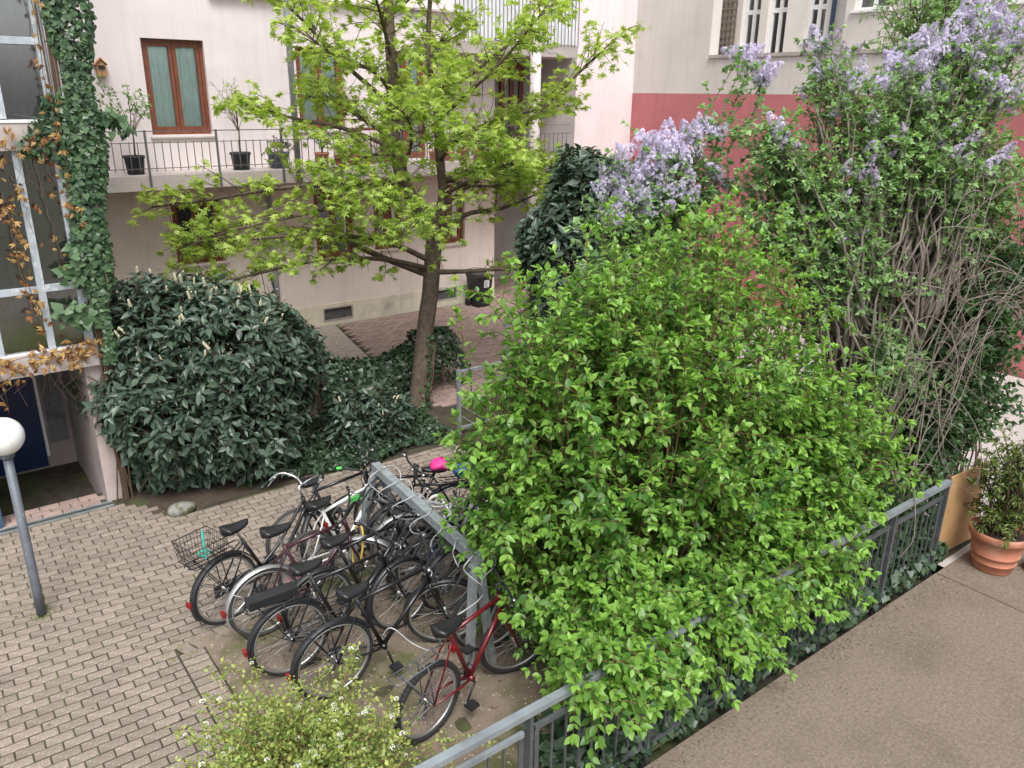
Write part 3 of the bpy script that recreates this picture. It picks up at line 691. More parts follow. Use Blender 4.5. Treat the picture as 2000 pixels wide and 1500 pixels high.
mb = MB(); mb.box(1.08, 1.30, 11.535, 11.548, .15, 1.5); mb.build('wall_panel', mat('stained_panel', (0.20, 0.205, 0.21), .8, var=.3, scale=5, blotch=((0.12, 0.125, 0.135), 5, .45, .62)), tw)
mb = MB(); mb.box(.22, .30, 9.66, 9.93, 0, 1.67); mb.build('door_leaf', M['blue_dark'], tw)
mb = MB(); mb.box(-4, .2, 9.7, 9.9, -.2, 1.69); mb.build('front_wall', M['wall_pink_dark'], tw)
# glazing: posts, transoms, panes
for (xa, za, zb, wd_) in ((1.455, 1.95, 4.02, .085), (1.085, 1.95, 4.02, .07), (.61, 1.95, 2.58, .06), (.61, 2.65, 4.02, .06), (.1, 1.95, 4.02, .06), (1.47, 4.32, 9, .08), (1.03, 4.32, 9, .07), (.55, 4.32, 9, .06), (.05, 4.32, 9, .06)):
    mb = MB(); mb.box(xa - wd_ / 2, xa + wd_ / 2, YT, YT + .07, za, zb); mb.build('post', M['tower_frame'], tw)
for (z, xa, xb) in ((2.61, -4, 1.048), (2.615, 1.122, 1.41), (5.04, -4, .992), (5.04, 1.067, 1.428), (6.9, -4, 1.428)):
    mb = MB(); mb.box(xa, xb, YT + .003, YT + .068, z - .035, z + .035); mb.build('transom', M['tower_frame'], tw)
mb = MB(); mb.box(-4, 1.52, YT - .02, YT + .1, 1.932, 1.948); mb.build('glazing_sill', M['white_paint'], tw)
mb = MB(); mb.box(-4, 1.52, YT - .03, 15.27, 4.02, 4.28); mb.build('floor_slab', M['slab'], tw)
mb = MB(); mb.box(-4, 1.52, YT - .04, YT + .1, 4.282, 4.31); mb.build('glazing_sill', M['white_paint'], tw)
mb = MB(); mb.box(-4, 1.54, YT - .03, 15.27, 9.0, 9.3); mb.build('roof', M['slab'], tw)
for (xa, xb, za, zb) in ((1.11, 1.42, 1.95, 2.58), (1.11, 1.42, 2.65, 4.02), (.64, 1.05, 1.95, 2.58), (.64, 1.05, 2.65, 4.02), (-3.9, .58, 1.95, 4.02), (1.07, 1.43, 4.31, 5.0), (1.07, 1.43, 5.08, 6.86), (.58, 1.0, 4.31, 5.0), (.58, 1.0, 5.08, 6.86), (-3.9, .52, 4.31, 6.86), (-3.9, 1.43, 6.94, 9)):
    mb = MB(); mb.add([(xa, YT + .035, za), (xb, YT + .035, za), (xb, YT + .035, zb), (xa, YT + .035, zb)], [(0, 1, 2, 3)]); mb.build('glass_pane', M['tower_glass'], tw)
mb = MB(); mb.box(-4, 1.5, 12.6, 12.7, 1.94, 4.01); mb.box(-4, 1.5, 12.6, 12.7, 4.29, 9); mb.box(1.50, 1.53, YT + .08, 15.27, 1.94, 4.01); mb.box(1.50, 1.53, YT + .08, 15.27, 4.29, 9); mb.build('interior_wall', M['grey_wall'], tw)
mb = MB(); mb.tube([(-2, 11.8, 2.85), (1.4, 11.8, 2.85)], .015, 6)
for k in range(22): mb.tube([(-2 + k * .15, 11.8, 1.95), (-2 + k * .15, 11.8, 2.7)], .008, 5)
mb.tube([(-2, 11.8, 2.7), (1.4, 11.8, 2.7)], .01, 6); mb.build('stair_railing', M['railing'], tw)

# ------------------------------------------------------------------ small street furniture
lp = thing('courtyard_lamp', 'grey lamp post topped by a white opal globe', 'lamp', (.37, 7.64, 0))
mb = MB(); mb.tube([(.37, 7.64, -.02), (.37, 7.64, .3), (.37, 7.64, 1.62)], [.042, .040, .038], 16); mb.build('post', M['lamp_post'], lp, smooth=True)
mb = MB(); mb.sphere((.37, 7.64, 1.80), .165, 32, 20); mb.build('globe', M['globe'], lp, smooth=True)
mb = MB(); mb.lathe([(.05, 1.60), (.062, 1.62), (.062, 1.645), (.045, 1.66)], 20, (.37, 7.64, 0)); mb.build('collar', M['lamp_post'], lp, smooth=True)

bn = thing('wheelie_bin', 'black two wheeled rubbish bin with a white paper label', 'bin', (10.38, 14.85, 0))
bx, by = 10.38, 14.85
def frustum(mb, cx, cy, z0, z1, a0, b0, a1, b1):
    mb.add([(cx - a0, cy - b0, z0), (cx + a0, cy - b0, z0), (cx + a0, cy + b0, z0), (cx - a0, cy + b0, z0), (cx - a1, cy - b1, z1), (cx + a1, cy - b1, z1), (cx + a1, cy + b1, z1), (cx - a1, cy + b1, z1)],
           [(0, 3, 2, 1), (4, 5, 6, 7), (0, 1, 5, 4), (1, 2, 6, 5), (2, 3, 7, 6), (3, 0, 4, 7)])
mb = MB(); frustum(mb, bx, by, .03, .70, .16, .17, .21, .23); mb.box(bx - .225, bx + .225, by - .245, by + .245, .695, .72); mb.build('body', M['black_plastic'], bn)
mb = MB(); frustum(mb, bx, by, .722, .77, .225, .25, .19, .20); mb.tube([(bx - .2, by + .26, .72), (bx + .2, by + .26, .72)], .016, 8); mb.build('lid', M['black_plastic'], bn)
for s_ in (-1, 1):
    mb = MB(); mb.tube([(bx + s_ * .19, by + .17, .085), (bx + s_ * .235, by + .17, .085)], .085, 16); mb.build('wheel', M['rubber'], bn)
mb = MB(); mb.add([(bx - .02, by - .2125, .46), (bx + .12, by - .2125, .46), (bx + .12, by - .224, .63), (bx - .02, by - .224, .63)], [(0, 1, 2, 3)]); o = mb.build('label', M['paper'], bn)
mb = MB()
for k in range(7):
    z = .48 + .02 * k; yy = by - .2135 - (z - .46) * .0676 - .002; mb.add([(bx, yy, z), (bx + .09 - .02 * (k % 3), yy, z), (bx + .09 - .02 * (k % 3), yy - .0005, z + .008), (bx, yy - .0005, z + .008)], [(0, 1, 2, 3)])
mb.build('print_line', M['ink'], o)

# gate of flat steel with diagonal rods, left open beside the hedge
gt = thing('metal_gate', 'grey steel gate with diagonal rods beside the ivy hedge', 'gate', (5.84, 8.87, 0))
for (xx, zt, wd_) in ((5.84, .98, .045), (6.68, 1.76, .06)):
    mb = MB(); mb.box(xx - wd_ / 2, xx + wd_ / 2, 8.845, 8.895, 0, zt); mb.build('post', M['galv'], gt)
mb = MB(); mb.box(5.863, 6.65, 8.85, 8.89, .93, .97); mb.build('top_rail', M['galv'], gt)
mb = MB(); mb.box(5.863, 6.65, 8.85, 8.89, .08, .12); mb.build('bottom_rail', M['galv'], gt)
for k in range(6):
    x0, z0 = 5.87, .93 - k * .16; x1 = min(6.64, x0 + (z0 - .1) / .75); z1 = z0 - (x1 - x0) * .75
    mb = MB(); mb.tube([(x0, 8.87, z0), (x1, 8.87, z1)], .008, 6); mb.build('rod', M['galv'], gt)
for k in range(3):
    x0 = 5.87 + .2 * (k + 1); x1 = 6.64; z1 = .93 - (x1 - x0) * .75
    mb = MB(); mb.tube([(x0, 8.87, .93), (x1, 8.87, z1)], .008, 6); mb.build('rod', M['galv'], gt)

# steel fence along the terrace
fe = thing('steel_fence', 'long grey steel bar fence along the terrace edge', 'fence', (5, 3.12, 0))
FY = 3.13
mb = MB(); mb.box(-.5, 7.98, FY - .03, FY + .03, .945, .985); mb.build('top_rail', M['fence_rail'], fe)
posts = [.35, 1.45, 2.56, 3.68, 4.80, 5.88, 6.92, 7.93]
mb = MB(); mb.box(-.03, .03, -.009, .009, -.2, .944); q = mb.mesh('post', M['fence'])
mb = MB(); mb.box(-.0065, .0065, -.0065, .0065, .09, .79); bq = mb.mesh('bar', M['fence'])
mb = MB(); mb.box(-.018, .018, -.008, .008, .05, .83); eq = mb.mesh('panel_stile', M['fence'])
fo = origin_of(fe)
for a in posts:
    mb = MB(); mb.box(a - .0125, a + .0125, FY - .032, FY + .032, -.2, .944); mb.build('post', M['fence'], fe)
for a, b in zip(posts, posts[1:]):
    a1, b1 = a + .075, b - .075
    mb = MB(); mb.box(a1 - .03, b1 + .03, FY - .014, FY + .014, .80, .835); mb.build('upper_rail', M['fence_rail'] if a < 2.0 else M['fence'], fe)  # bright rail colour clear of the shrub, shade-darkened steel under it
    mb = MB(); mb.box(a1 - .03, b1 + .03, FY - .014, FY + .014, .045, .085); mb.build('bottom_rail', M['fence'], fe)
    for x in (a1 - .012, b1 + .012): mb = MB(); mb.box(x - .018, x + .018, FY - .008, FY + .008, .086, .799); mb.build('panel_stile', M['fence'], fe)
    n = 8
    for k in range(1, n): link('bar', bq, fe, loc=(a1 + (b1 - a1) * k / n - fo[0], FY - fo[1], 0))
    for z in (.72, .16): mb = MB(); mb.box(a + .013, a1 - .031, FY - .006, FY + .006, z, z + .02); mb.build('bracket', M['fence'], fe)

# terracotta pot, leaning board, stone, dark post
ptx, pty = 8.46, 2.74
pot = thing('terracotta_pot', 'big terracotta flower pot with grooved rim on the terrace corner', 'pot', (ptx, pty, 0))
mb = MB(); mb.lathe([(.185, 0), (.19, .012), (.205, .09), (.212, .092), (.212, .105), (.207, .107), (.222, .18), (.229, .182), (.229, .195), (.224, .197), (.255, .36), (.275, .365), (.285, .39), (.285, .425), (.28, .44), (.262, .445), (.25, .43), (.24, .38)], 48, (ptx, pty, 0)); mb.build('body', M['terracotta'], pot, smooth=False)
for p in pot.children[0].data.polygons: p.use_smooth = True
mb = MB(); mb.lathe([(.001, .40), (.15, .395), (.245, .385)], 24, (ptx, pty, 0), False); mb.build('potting_soil', M['soil'], pot)
bdx = thing('plywood_board', 'tan plywood board standing upright behind the flower pot', 'board', (8.5, 3.2, 0))
mb = MB(); mb.obox((8.50, 3.16, .48), nrm((.80, -.05, 0)), (0, 0, 1), nrm((.05, .8, 0)), .36, .47, .009); mb.build('panel', M['plywood'], bdx)
mb = MB(); mb.box(8.2, 8.24, 3.215, 3.26, 0, .93); mb.build('batten', M['trellis'], bdx); mb = MB(); mb.box(8.88, 8.92, 3.215, 3.26, 0, .93); mb.build('batten', M['trellis'], bdx)
st = MB(); st.sphere((8.78, 2.42, .07), .15, 14, 9, (1, .8, .75))
st.v = [(a + RNG.normal(0, .012), b + RNG.normal(0, .012), c + RNG.normal(0, .008)) for a, b, c in st.v]
tag(st.build('garden_stone', M['stone'], smooth=True), 'grey mossy stone on the terrace beside the flower pot', 'stone', None)
st = MB(); st.sphere((1.98, 8.86, .04), .13, 14, 9, (1.2, .8, .7)); st.v = [(a + RNG.normal(0, .01), b + RNG.normal(0, .01), c) for a, b, c in st.v]
tag(st.build('garden_stone', M['stone'], smooth=True), 'pale rounded boulder at the foot of the dark laurel', 'stone', None)

# ------------------------------------------------------------------ bicycle stand
rk = thing('bicycle_rack', 'galvanised beam bicycle stand with slanted legs between the bikes', 'bike rack', (3.3, 5.7, 0))
BT = (3.37, 6.66, 1.06); BE = (3.22, 4.62, 1.06)
mb = MB(); mb.bar(BT, BE, .085); mb.build('beam', M['galv'], rk)
for e, sgn in ((BT, 1), (BE, -1)):
    for s_ in (-1, 1):
        mb = MB(); top = np.array(e) - (0, .04 * sgn, .05) + np.array((s_ * .03, 0, 0)); mb.bar(top, (e[0] + s_ * (.36 if sgn > 0 else .12), e[1] + .02 * sgn, -.02), .07, .05); mb.build('leg', M['galv'], rk)
for k in range(9):
    y = 6.5 - k * .225; x = 3.37 - .17 * (6.66 - y) / 2.36
    for s_ in (-1, 1):
        mb = MB()
        for dy in (-.035, .035): mb.tube([(x, y + dy, 1.01), (x + s_ * .16, y + dy, .93), (x + s_ * .27, y + dy, .80)], .009, 6)
        mb.tube([(x + s_ * .27, y - .035, .80), (x + s_ * .27, y + .035, .80)], .009, 6)
        mb.build('wheel_holder', M['black_plastic'], rk)
for k in range(7):
    y = 6.4 - k * .3; x = 3.36 - .17 * (6.66 - y) / 2.36; r = .10 + .05 * RNG.random()
    a = np.linspace(0, 2 * PI, 20)
    pts = np.stack([x + (r + .02) * np.sin(a) + .04 * np.sin(2 * a + k), y + .05 * np.cos(a + k) + .03 * np.sin(3 * a), 1.0 + r * np.cos(a)], 1)
    mb = MB(); mb.tube(pts, .006, 5); tag(mb.build('cable_lock', M['cable'], smooth=True), ['cable lock loop nearest the far end of the rack beam', 'second cable lock loop from the far end of the rack beam', 'third cable lock loop from the far end of the rack beam', 'cable lock loop at the middle of the rack beam', 'third cable lock loop from the shrub end of the rack beam', 'second cable lock loop from the shrub end of the rack beam', 'cable lock loop nearest the shrub on the rack beam'][k], 'bike lock', 'cable locks looped on the rack beam')
mb = MB(); mb.box(3.08, 3.20, 6.66, 6.76, .74, .77); tag(mb.build('strap', M['green_strap']), 'bright green strap tied round the rack leg', 'strap')

# ------------------------------------------------------------------ bicycles
def ring(c, r, n, ax='y'):
    a = np.arange(n) * 2 * PI / n
    return np.stack([c[0] + r * np.cos(a), np.full(n, c[1]), c[2] + r * np.sin(a)], 1)

def bicycle(label, rear, front, frame='paint_black', style='diamond', bars='flat', tyre='rubber', guard=None, carrier=None, basket=False, saddle_z=.95, steer=0.0, lean=0.0, R=.34, knobby=False, saddle='saddle', grips='black_plastic', bar_m='black_plastic', post_m='alu', wheelbase=None, bar_z=1.02, minimal=False, rim='alu', light=True, chaincase=False, seat_x=.14):
    rear = np.array(rear, float); front = np.array(front, float); dv = front - rear; wb = wheelbase or float(np.linalg.norm(dv)); hd = math.atan2(dv[1], dv[0])
    t = thing('bicycle', label, 'bicycle', (rear[0], rear[1], 0), 'bicycles parked at the bike stand', (lean, 0, hd))
    FR = M[frame]; tw_ = .024 if knobby else .019
    ht, hb = np.array([wb - .20, 0, .88]), np.array([wb - .15, 0, .70])          # head tube
    sax = nrm(hb - ht)                                                          # steering axis, downward
    def turn(P):
        P = np.asarray(P, float).reshape(-1, 3); k = -sax; c, s = math.cos(steer), math.sin(steer); v = P - hb
        return hb + v * c + np.cross(k, v) * s + np.outer(v @ k, k) * (1 - c)
    ident = lambda P: np.asarray(P, float).reshape(-1, 3)
    def B(mb, name, m, parent=t, fn=ident, smooth=True):
        mb.v = [tuple(p) for p in fn(mb.v)]
        o = bpy.data.objects.new(name, mb.mesh(name, m, smooth)); COL.objects.link(o); o.parent = parent; return o
    for cx, fn in ((0, ident), (wb, turn)):
        c = np.array([cx, 0, R]); mb = MB()
        for k in range(28):
            a = 2 * PI * k / 28; s = .03 * (1 if k % 2 else -1); a0 = a + .5 * (1 if k % 4 < 2 else -1)
            mb.tube([c + (.025 * math.cos(a0), s, .025 * math.sin(a0)), c + ((R - .045) * math.cos(a), 0, (R - .045) * math.sin(a))], .0014, 3, False)
        mb.tube([c + (0, -.05, 0), c + (0, -.035, 0), c + (0, -.03, 0), c + (0, .03, 0), c + (0, .035, 0), c + (0, .05, 0)], [.012, .028, .018, .018, .028, .012], 12)
        wh = B(mb, 'wheel', M['alu'], t, fn)
        mb = MB(); mb.tube(ring(c, R - tw_, 44), tw_, 8, closed=True)
        if knobby:
            for k in range(60):
                a = 2 * PI * k / 60
                for yy in (-.014, .0, .014):
                    d = np.array([math.cos(a), 0, math.sin(a)]); mb.obox(c + d * (R - .002 - abs(yy) * .3) + np.array([0, yy, 0]), d, (0, 1, 0), np.cross(d, (0, 1, 0)), .005, .0045, .008)
        B(mb, 'tyre', M[tyre], wh, fn)
        mb = MB(); a = np.arange(44) * 2 * PI / 44
        pro = [(R - 2 * tw_ + .004, -.013), (R - 2 * tw_ + .004, .013), (R - 2 * tw_ - .014, .007), (R - 2 * tw_ - .014, -.007)]
        vs = [(c[0] + r * math.cos(q), y_, c[2] + r * math.sin(q)) for q in a for r, y_ in pro]
        mb.add(vs, [(i * 4 + j, i * 4 + (j + 1) % 4, ((i + 1) % 44) * 4 + (j + 1) % 4, ((i + 1) % 44) * 4 + j) for i in range(44) for j in range(4)]); B(mb, 'rim', M[rim], wh, fn)
        if guard:
            mb = MB(); a0, a1 = (math.radians(-8), math.radians(215)) if cx == 0 else (math.radians(20), math.radians(200))
            if cx == 0: a0, a1 = math.radians(35), math.radians(205)
            n = 18; vs = []
            for i in range(n + 1):
                q = a0 + (a1 - a0) * i / n
                for yy, dr_ in ((-.03, -.012), (-.018, .002), (.018, .002), (.03, -.012)): vs.append((c[0] + (R + .018 + dr_) * math.cos(q), yy, c[2] + (R + .018 + dr_) * math.sin(q)))
            mb.add(vs, [(i * 4 + j, i * 4 + j + 1, i * 4 + j + 5, i * 4 + j + 4) for i in range(n) for j in range(3)])
            for s in (-1, 1):
                for q in ((2.5, 3.2) if cx == 0 else (2.9,)): mb.tube([c + (0, s * .05, 0), (c[0] + (R + .01) * math.cos(q), s * .03, c[2] + (R + .01) * math.sin(q))], .0025, 4)
            B(mb, 'mudguard', M[guard], t, fn)
    bb = np.array([.44, 0, .28]); sc = np.array([.44 - .205, 0, .80 if style != 'step' else .72]); hub = np.array([0, 0, R]); tr_ = .017
    mb = MB()
    mb.tube([bb, sc + nrm(sc - bb) * .03], tr_, 10); mb.tube([ht, hb], .02, 10)
    if style == 'diamond': mb.tube([sc, ht * .8 + hb * .2], .0165, 10); mb.tube([bb, hb * .8 + ht * .2], .0195, 10)
    elif style == 'mixte': mb.tube([sc * .6 + bb * .4, ht * .6 + hb * .4], .015, 10); mb.tube([bb, hb * .9 + ht * .1], .0185, 10)
    else:
        pth = smooth_path([ht * .35 + hb * .65, hb * .55 + bb * .45 + np.array([-.05, 0, -.09]), bb + np.array([.03, 0, .06]), bb], 14); mb.tube(pth, .0185, 10)
        pth = smooth_path([ht * .8 + hb * .2, hb * .55 + bb * .45 + np.array([-.10, 0, .03]), bb * .78 + sc * .22], 14); mb.tube(pth, .015, 10)
    for s in (-1, 1):
        mb.tube([sc - nrm(sc - bb) * .02 + np.array([0, s * .012, 0]), hub * .25 + sc * .75 + np.array([0, s * .045, 0]), hub + np.array([0, s * .062, 0])], .008, 6)
        mb.tube([bb + np.array([-.02, s * .02, 0]), bb * .7 + hub * .3 + np.array([0, s * .048, 0]), hub + np.array([0, s * .062, 0])], .0095, 6)
    mb.tube([bb + np.array([0, -.04, 0]), bb + np.array([0, .04, 0])], .023, 12)
    B(mb, 'frame', FR)
    mb = MB(); fh = np.array([wb, 0, R])
    for s in (-1, 1): mb.tube(smooth_path([hb + sax * .02 + np.array([0, s * .03, 0]), hb + sax * .09 + np.array([0.005, s * .058, 0]), hb * .4 + fh * .6 + np.array([0, s * .056, 0]), fh + np.array([0, s * .056, 0])], 9), [.015, .015, .014, .013, .013, .012, .011, .010, .009], 8)
    mb.tube([hb + sax * .025 + np.array([0, -.045, 0]), hb + sax * .025 + np.array([0, .045, 0])], .018, 8)
    B(mb, 'fork', FR, t, turn)
    # seat post, saddle
    sd = nrm(sc - bb); sp_ = sc + sd * ((saddle_z - .05 - sc[2]) / sd[2]); mb = MB(); mb.tube([sc, sp_], .0135, 8); mb.tube([sp_ + np.array([-.09, .0, .012]), sp_ + np.array([.1, .0, .014])], .008, 6); B(mb, 'seat_post', M[post_m])
    mb = MB(); n = 11; vs = []; m8 = 10
    for i in range(n):
        u = i / (n - 1); xx = sp_[0] - .13 + .27 * u
        wd = (.078 * (1 - u) ** .5 * (1 - max(0, u - .5) * .3) + .018) * (1 if i not in (0, n - 1) else .45); zz = saddle_z - .015 * math.sin(u * PI) + .018 * (1 - u)
        for j in range(m8):
            q = 2 * PI * j / m8; vs.append((xx, wd * math.cos(q), zz + (.024 if math.sin(q) > 0 else .062 - .035 * u) * math.sin(q) - .012))
    mb.add(vs, [(i * m8 + j, i * m8 + (j + 1) % m8, (i + 1) * m8 + (j + 1) % m8, (i + 1) * m8 + j) for i in range(n - 1) for j in range(m8)] + [tuple(range(m8))[::-1], tuple(range((n - 1) * m8, n * m8))])
    sdl = B(mb, 'saddle', M[saddle])
    # handlebar with stem, grips, brake levers
    top = ht - sax * (bar_z - .88) / abs(sax[2]); mb = MB(); mb.tube([ht, top], .012, 8)
    cl = top + np.array([.06, 0, .0]); mb.tube([top, cl], .013, 8); gl = []
    if bars == 'flat': hbp = [smooth_path([cl, cl + np.array([.0, s * .12, .01]), cl + np.array([-.03, s * .24, .03]), cl + np.array([-.06, s * .31, .03])], 9) for s in (-1, 1)]
    elif bars == 'city': hbp = [smooth_path([cl, cl + np.array([.05, s * .09, .05]), cl + np.array([.0, s * .22, .11]), cl + np.array([-.15, s * .27, .08]), cl + np.array([-.26, s * .275, .06])], 12) for s in (-1, 1)]
    else: hbp = [smooth_path([cl, cl + np.array([.0, s * .18, .0]), cl + np.array([.06, s * .205, -.01]), cl + np.array([.10, s * .21, -.07]), cl + np.array([.05, s * .215, -.13]), cl + np.array([-.05, s * .215, -.14])], 16) for s in (-1, 1)]
    for q in hbp: mb.tube(q, .011, 8)
    hbo = B(mb, 'handlebar', M[bar_m], t, turn)
    for q, s in zip(hbp, (-1, 1)):
        k = max(2, len(q) * 2 // 5) if bars != 'drop' else len(q) - 3
        mb = MB(); mb.tube(q[-k:], .0165, 8); B(mb, 'grip', M[grips], hbo, turn)
        mb = MB(); p = q[-k - 1]; mb.obox(p + np.array([.015, 0, -.01]), (1, 0, 0), (0, 1, 0), (0, 0, 1), .014, .018, .012)
        e = q[-1] if bars != 'drop' else q[-6]; mb.tube([p + np.array([.03, 0, -.01]), p * .6 + e * .4 + np.array([.055, 0, -.02]), e * .75 + p * .25 + np.array([.05, 0, -.03])], [.006, .005, .004], 5); B(mb, 'brake_lever', M['alu'], hbo, turn)
        mb = MB(); mb.tube(smooth_path([p + np.array([.03, 0, -.01]), p + np.array([.14, -s * .06, .03]), hb + np.array([.10, s * .03, .10]), hb + np.array([.01, s * .02, .02])], 10), .0025, 4); B(mb, 'brake_cable', M['black_plastic'], t, turn)
    # cranks, chain, pedals
    mb = MB(); mb.tube(ring(bb + np.array([0, .052, 0]), .085, 28), .0035, 5, closed=True); mb.tube(ring(bb + np.array([0, .052, 0]), .05, 20), .004, 5, closed=True)
    ca = -.5 + RNG.random() * 2.5
    for k in range(5): q = 2 * PI * k / 5; mb.tube([bb + np.array([0, .052, 0]), bb + np.array([.085 * math.cos(q), .052, .085 * math.sin(q)])], .005, 5)
    for s in (-1, 1): e = bb + np.array([s * .17 * math.cos(ca), s * .075, s * .17 * math.sin(ca)]); mb.tube([bb + np.array([0, s * .06, 0]), e], [.011, .009], 6)
    ck = B(mb, 'crank', M['black_plastic'] if frame in ('paint_black', 'paint_red') else M['alu'])
    for s in (-1, 1): e = bb + np.array([s * .17 * math.cos(ca), s * .125, s * .17 * math.sin(ca)]); mb = MB(); mb.obox(e, (1, 0, 0), (0, 1, 0), (0, 0, 1), .045, .042, .011); B(mb, 'pedal', M['black_plastic'], ck, smooth=False)
    mb = MB()
    if chaincase: mb.obox((.22, .052, .31), (1, 0, 0), (0, 1, 0), (0, 0, 1), .30, .014, .055); B(mb, 'chain_guard', M['black_plastic'], smooth=False)
    else:
        for dz0, dz1 in ((.085, .035), (-.085, -.035)): mb.tube([bb + np.array([0, .052, dz0]), hub + np.array([0, .052, dz1])], .0035, 4)
        mb.tube(ring(hub + np.array([0, .05, 0]), .04, 16), .008, 5, closed=True); mb.tube([hub + np.array([0, .06, -.02]), hub + np.array([.03, .06, -.12]), hub + np.array([.0, .055, -.17])], .012, 5); B(mb, 'chain', M['fence'])
    if carrier:
        mb = MB(); zc = 2 * R + .055; x0, x1 = -.33, .10
        for s in (-1, 1):
            mb.tube([(x1 + .07, s * .03, zc + .02), (x1, s * .06, zc), (x0, s * .06, zc), (x0 - .02, s * .02, zc)], .006, 6); mb.tube([(-.05, s * .06, zc), (0, s * .065, R)], .005, 5); mb.tube([(-.25, s * .06, zc), (0, s * .065, R)], .005, 5)
        for xx in np.linspace(x0, x1, 6): mb.tube([(xx, -.06, zc), (xx, .06, zc)], .0045, 5)
        mb.tube([(x0, 0, zc), (x1, 0, zc)], .0045, 5); B(mb, 'carrier', M[carrier])
    if light:
        mb = MB(); mb.obox((-R - .035, 0, R + .03) if guard else (.25, 0, .66), (1, 0, 0), (0, 1, 0), (0, 0, 1), .012, .03, .022); B(mb, 'rear_light', M['red_glass'], smooth=False)
        mb = MB(); mb.tube([hb + np.array([.03, 0, .03]), hb + np.array([.09, 0, .05])], [.018, .032], 12); B(mb, 'front_light', M['black_plastic'], t, turn)
    if basket:
        mb = MB(); x0, x1, yw, z0, z1 = -.36, -.02, .15, 2 * R + .07, 2 * R + .27
        for z, g in ((z0, .86), (z0 + .07, .91), (z0 + .14, .96), (z1, 1.0)):
            xm, hw = (x0 + x1) / 2, (x1 - x0) / 2 * g; y_ = yw * g; mb.tube([(xm - hw, -y_, z), (xm + hw, -y_, z), (xm + hw, y_, z), (xm - hw, y_, z), (xm - hw, -y_, z)], .0035 if z < z1 else .005, 4)
        for k in range(11):
            u = k / 10
            for (a, b) in (((-1, -1), (1, -1)), ((1, -1), (1, 1)), ((1, 1), (-1, 1)), ((-1, 1), (-1, -1))):
                ex = a[0] + (b[0] - a[0]) * u; ey = a[1] + (b[1] - a[1]) * u; xm, hw = (x0 + x1) / 2, (x1 - x0) / 2
                mb.tube([(xm + hw * .86 * ex, yw * .86 * ey, z0), (xm + hw * ex, yw * ey, z1)], .0025, 3, False)
            mb.tube([(x0 + .02 + (x1 - x0 - .04) * u, -yw * .86, z0), (x0 + .02 + (x1 - x0 - .04) * u, yw * .86, z0)], .0025, 3, False)
        B(mb, 'basket', M['black_plastic'])
    t['wheelbase'] = wb
    return t, sdl

b1, _ = bicycle('black step-through bike with wire rear basket, nearest the laurel bush', (1.74, 6.52), (2.83, 6.86), style='step', bars='city', guard='black_plastic', carrier='black_plastic', basket=True, saddle_z=.92, bar_m='chrome', steer=.35, bar_z=1.0, chaincase=True)
b2, _ = bicycle('dark maroon bike with silver rear mudguard and tall bright seat post', (1.95, 6.13), (2.97, 6.18), frame='paint_maroon', style='diamond', guard='alu', tyre='tyre_grey', saddle_z=1.02, steer=-.75, bar_z=.98, R=.335)
b3, _ = bicycle('black bike with a dark rear carrier and red tail lamp, third from the laurel', (1.93, 5.50), (2.98, 5.50), style='diamond', guard='black_plastic', carrier='black_plastic', saddle_z=.98, steer=.12, bar_z=1.0, R=.345)
b4, _ = bicycle('large black trekking bike leaning beside the white flowering bush, seat low', (2.10, 5.03), (3.16, 5.07), style='diamond', guard='black_plastic', carrier='black_plastic', saddle_z=.93, steer=-.5, bar_z=1.0, R=.35)
b5, _ = bicycle('dark red bike with silver carrier and knobby tyre nearest the fence', (2.47, 4.21), (3.42, 4.40), frame='paint_red', style='diamond', carrier='fence', saddle_z=.90, steer=-.45, R=.325, knobby=True, bar_z=.98)
b6, _ = bicycle('white framed sports bike standing behind the step-through at the rack end', (2.50, 6.48), (3.40, 6.72), frame='paint_white', style='diamond', saddle_z=.93, bar_z=1.0, steer=.3, tyre='tyre_grey', grips='green_strap', wheelbase=1.0)
r1, _ = bicycle('silver bike with front wheel poking under the beam from far side', (4.43, 6.00), (3.42, 6.23), frame='paint_silver', style='mixte', bars='flat', saddle_z=.92, tyre='tyre_grey', guard='alu')
r2, s2 = bicycle('black bike wearing a bright pink saddle cover beyond the rack', (4.22, 6.50), (3.30, 6.88), style='diamond', bars='flat', saddle_z=.90, guard='black_plastic', wheelbase=1.03, carrier='black_plastic', bar_z=1.04)
r3, _ = bicycle('pinkish red bike half hidden in the bright green shrub', (4.55, 5.02), (3.52, 5.20), frame='paint_pinkred', style='mixte', bars='flat', saddle_z=.9, bar_m='chrome', bar_z=.98)
r5, _ = bicycle('dark blue racing bike with curled white drop handlebar at rack', (4.47, 5.45), (3.42, 5.74), frame='paint_blue', style='diamond', bars='drop', bar_m='paint_white', grips='paint_white', saddle_z=.95, bar_z=.98)
r6, _ = bicycle('silver and black bike deep behind the shrub at the rack end', (4.4, 4.55), (3.42, 4.78), frame='paint_silver', style='diamond', bars='flat', saddle_z=.95)

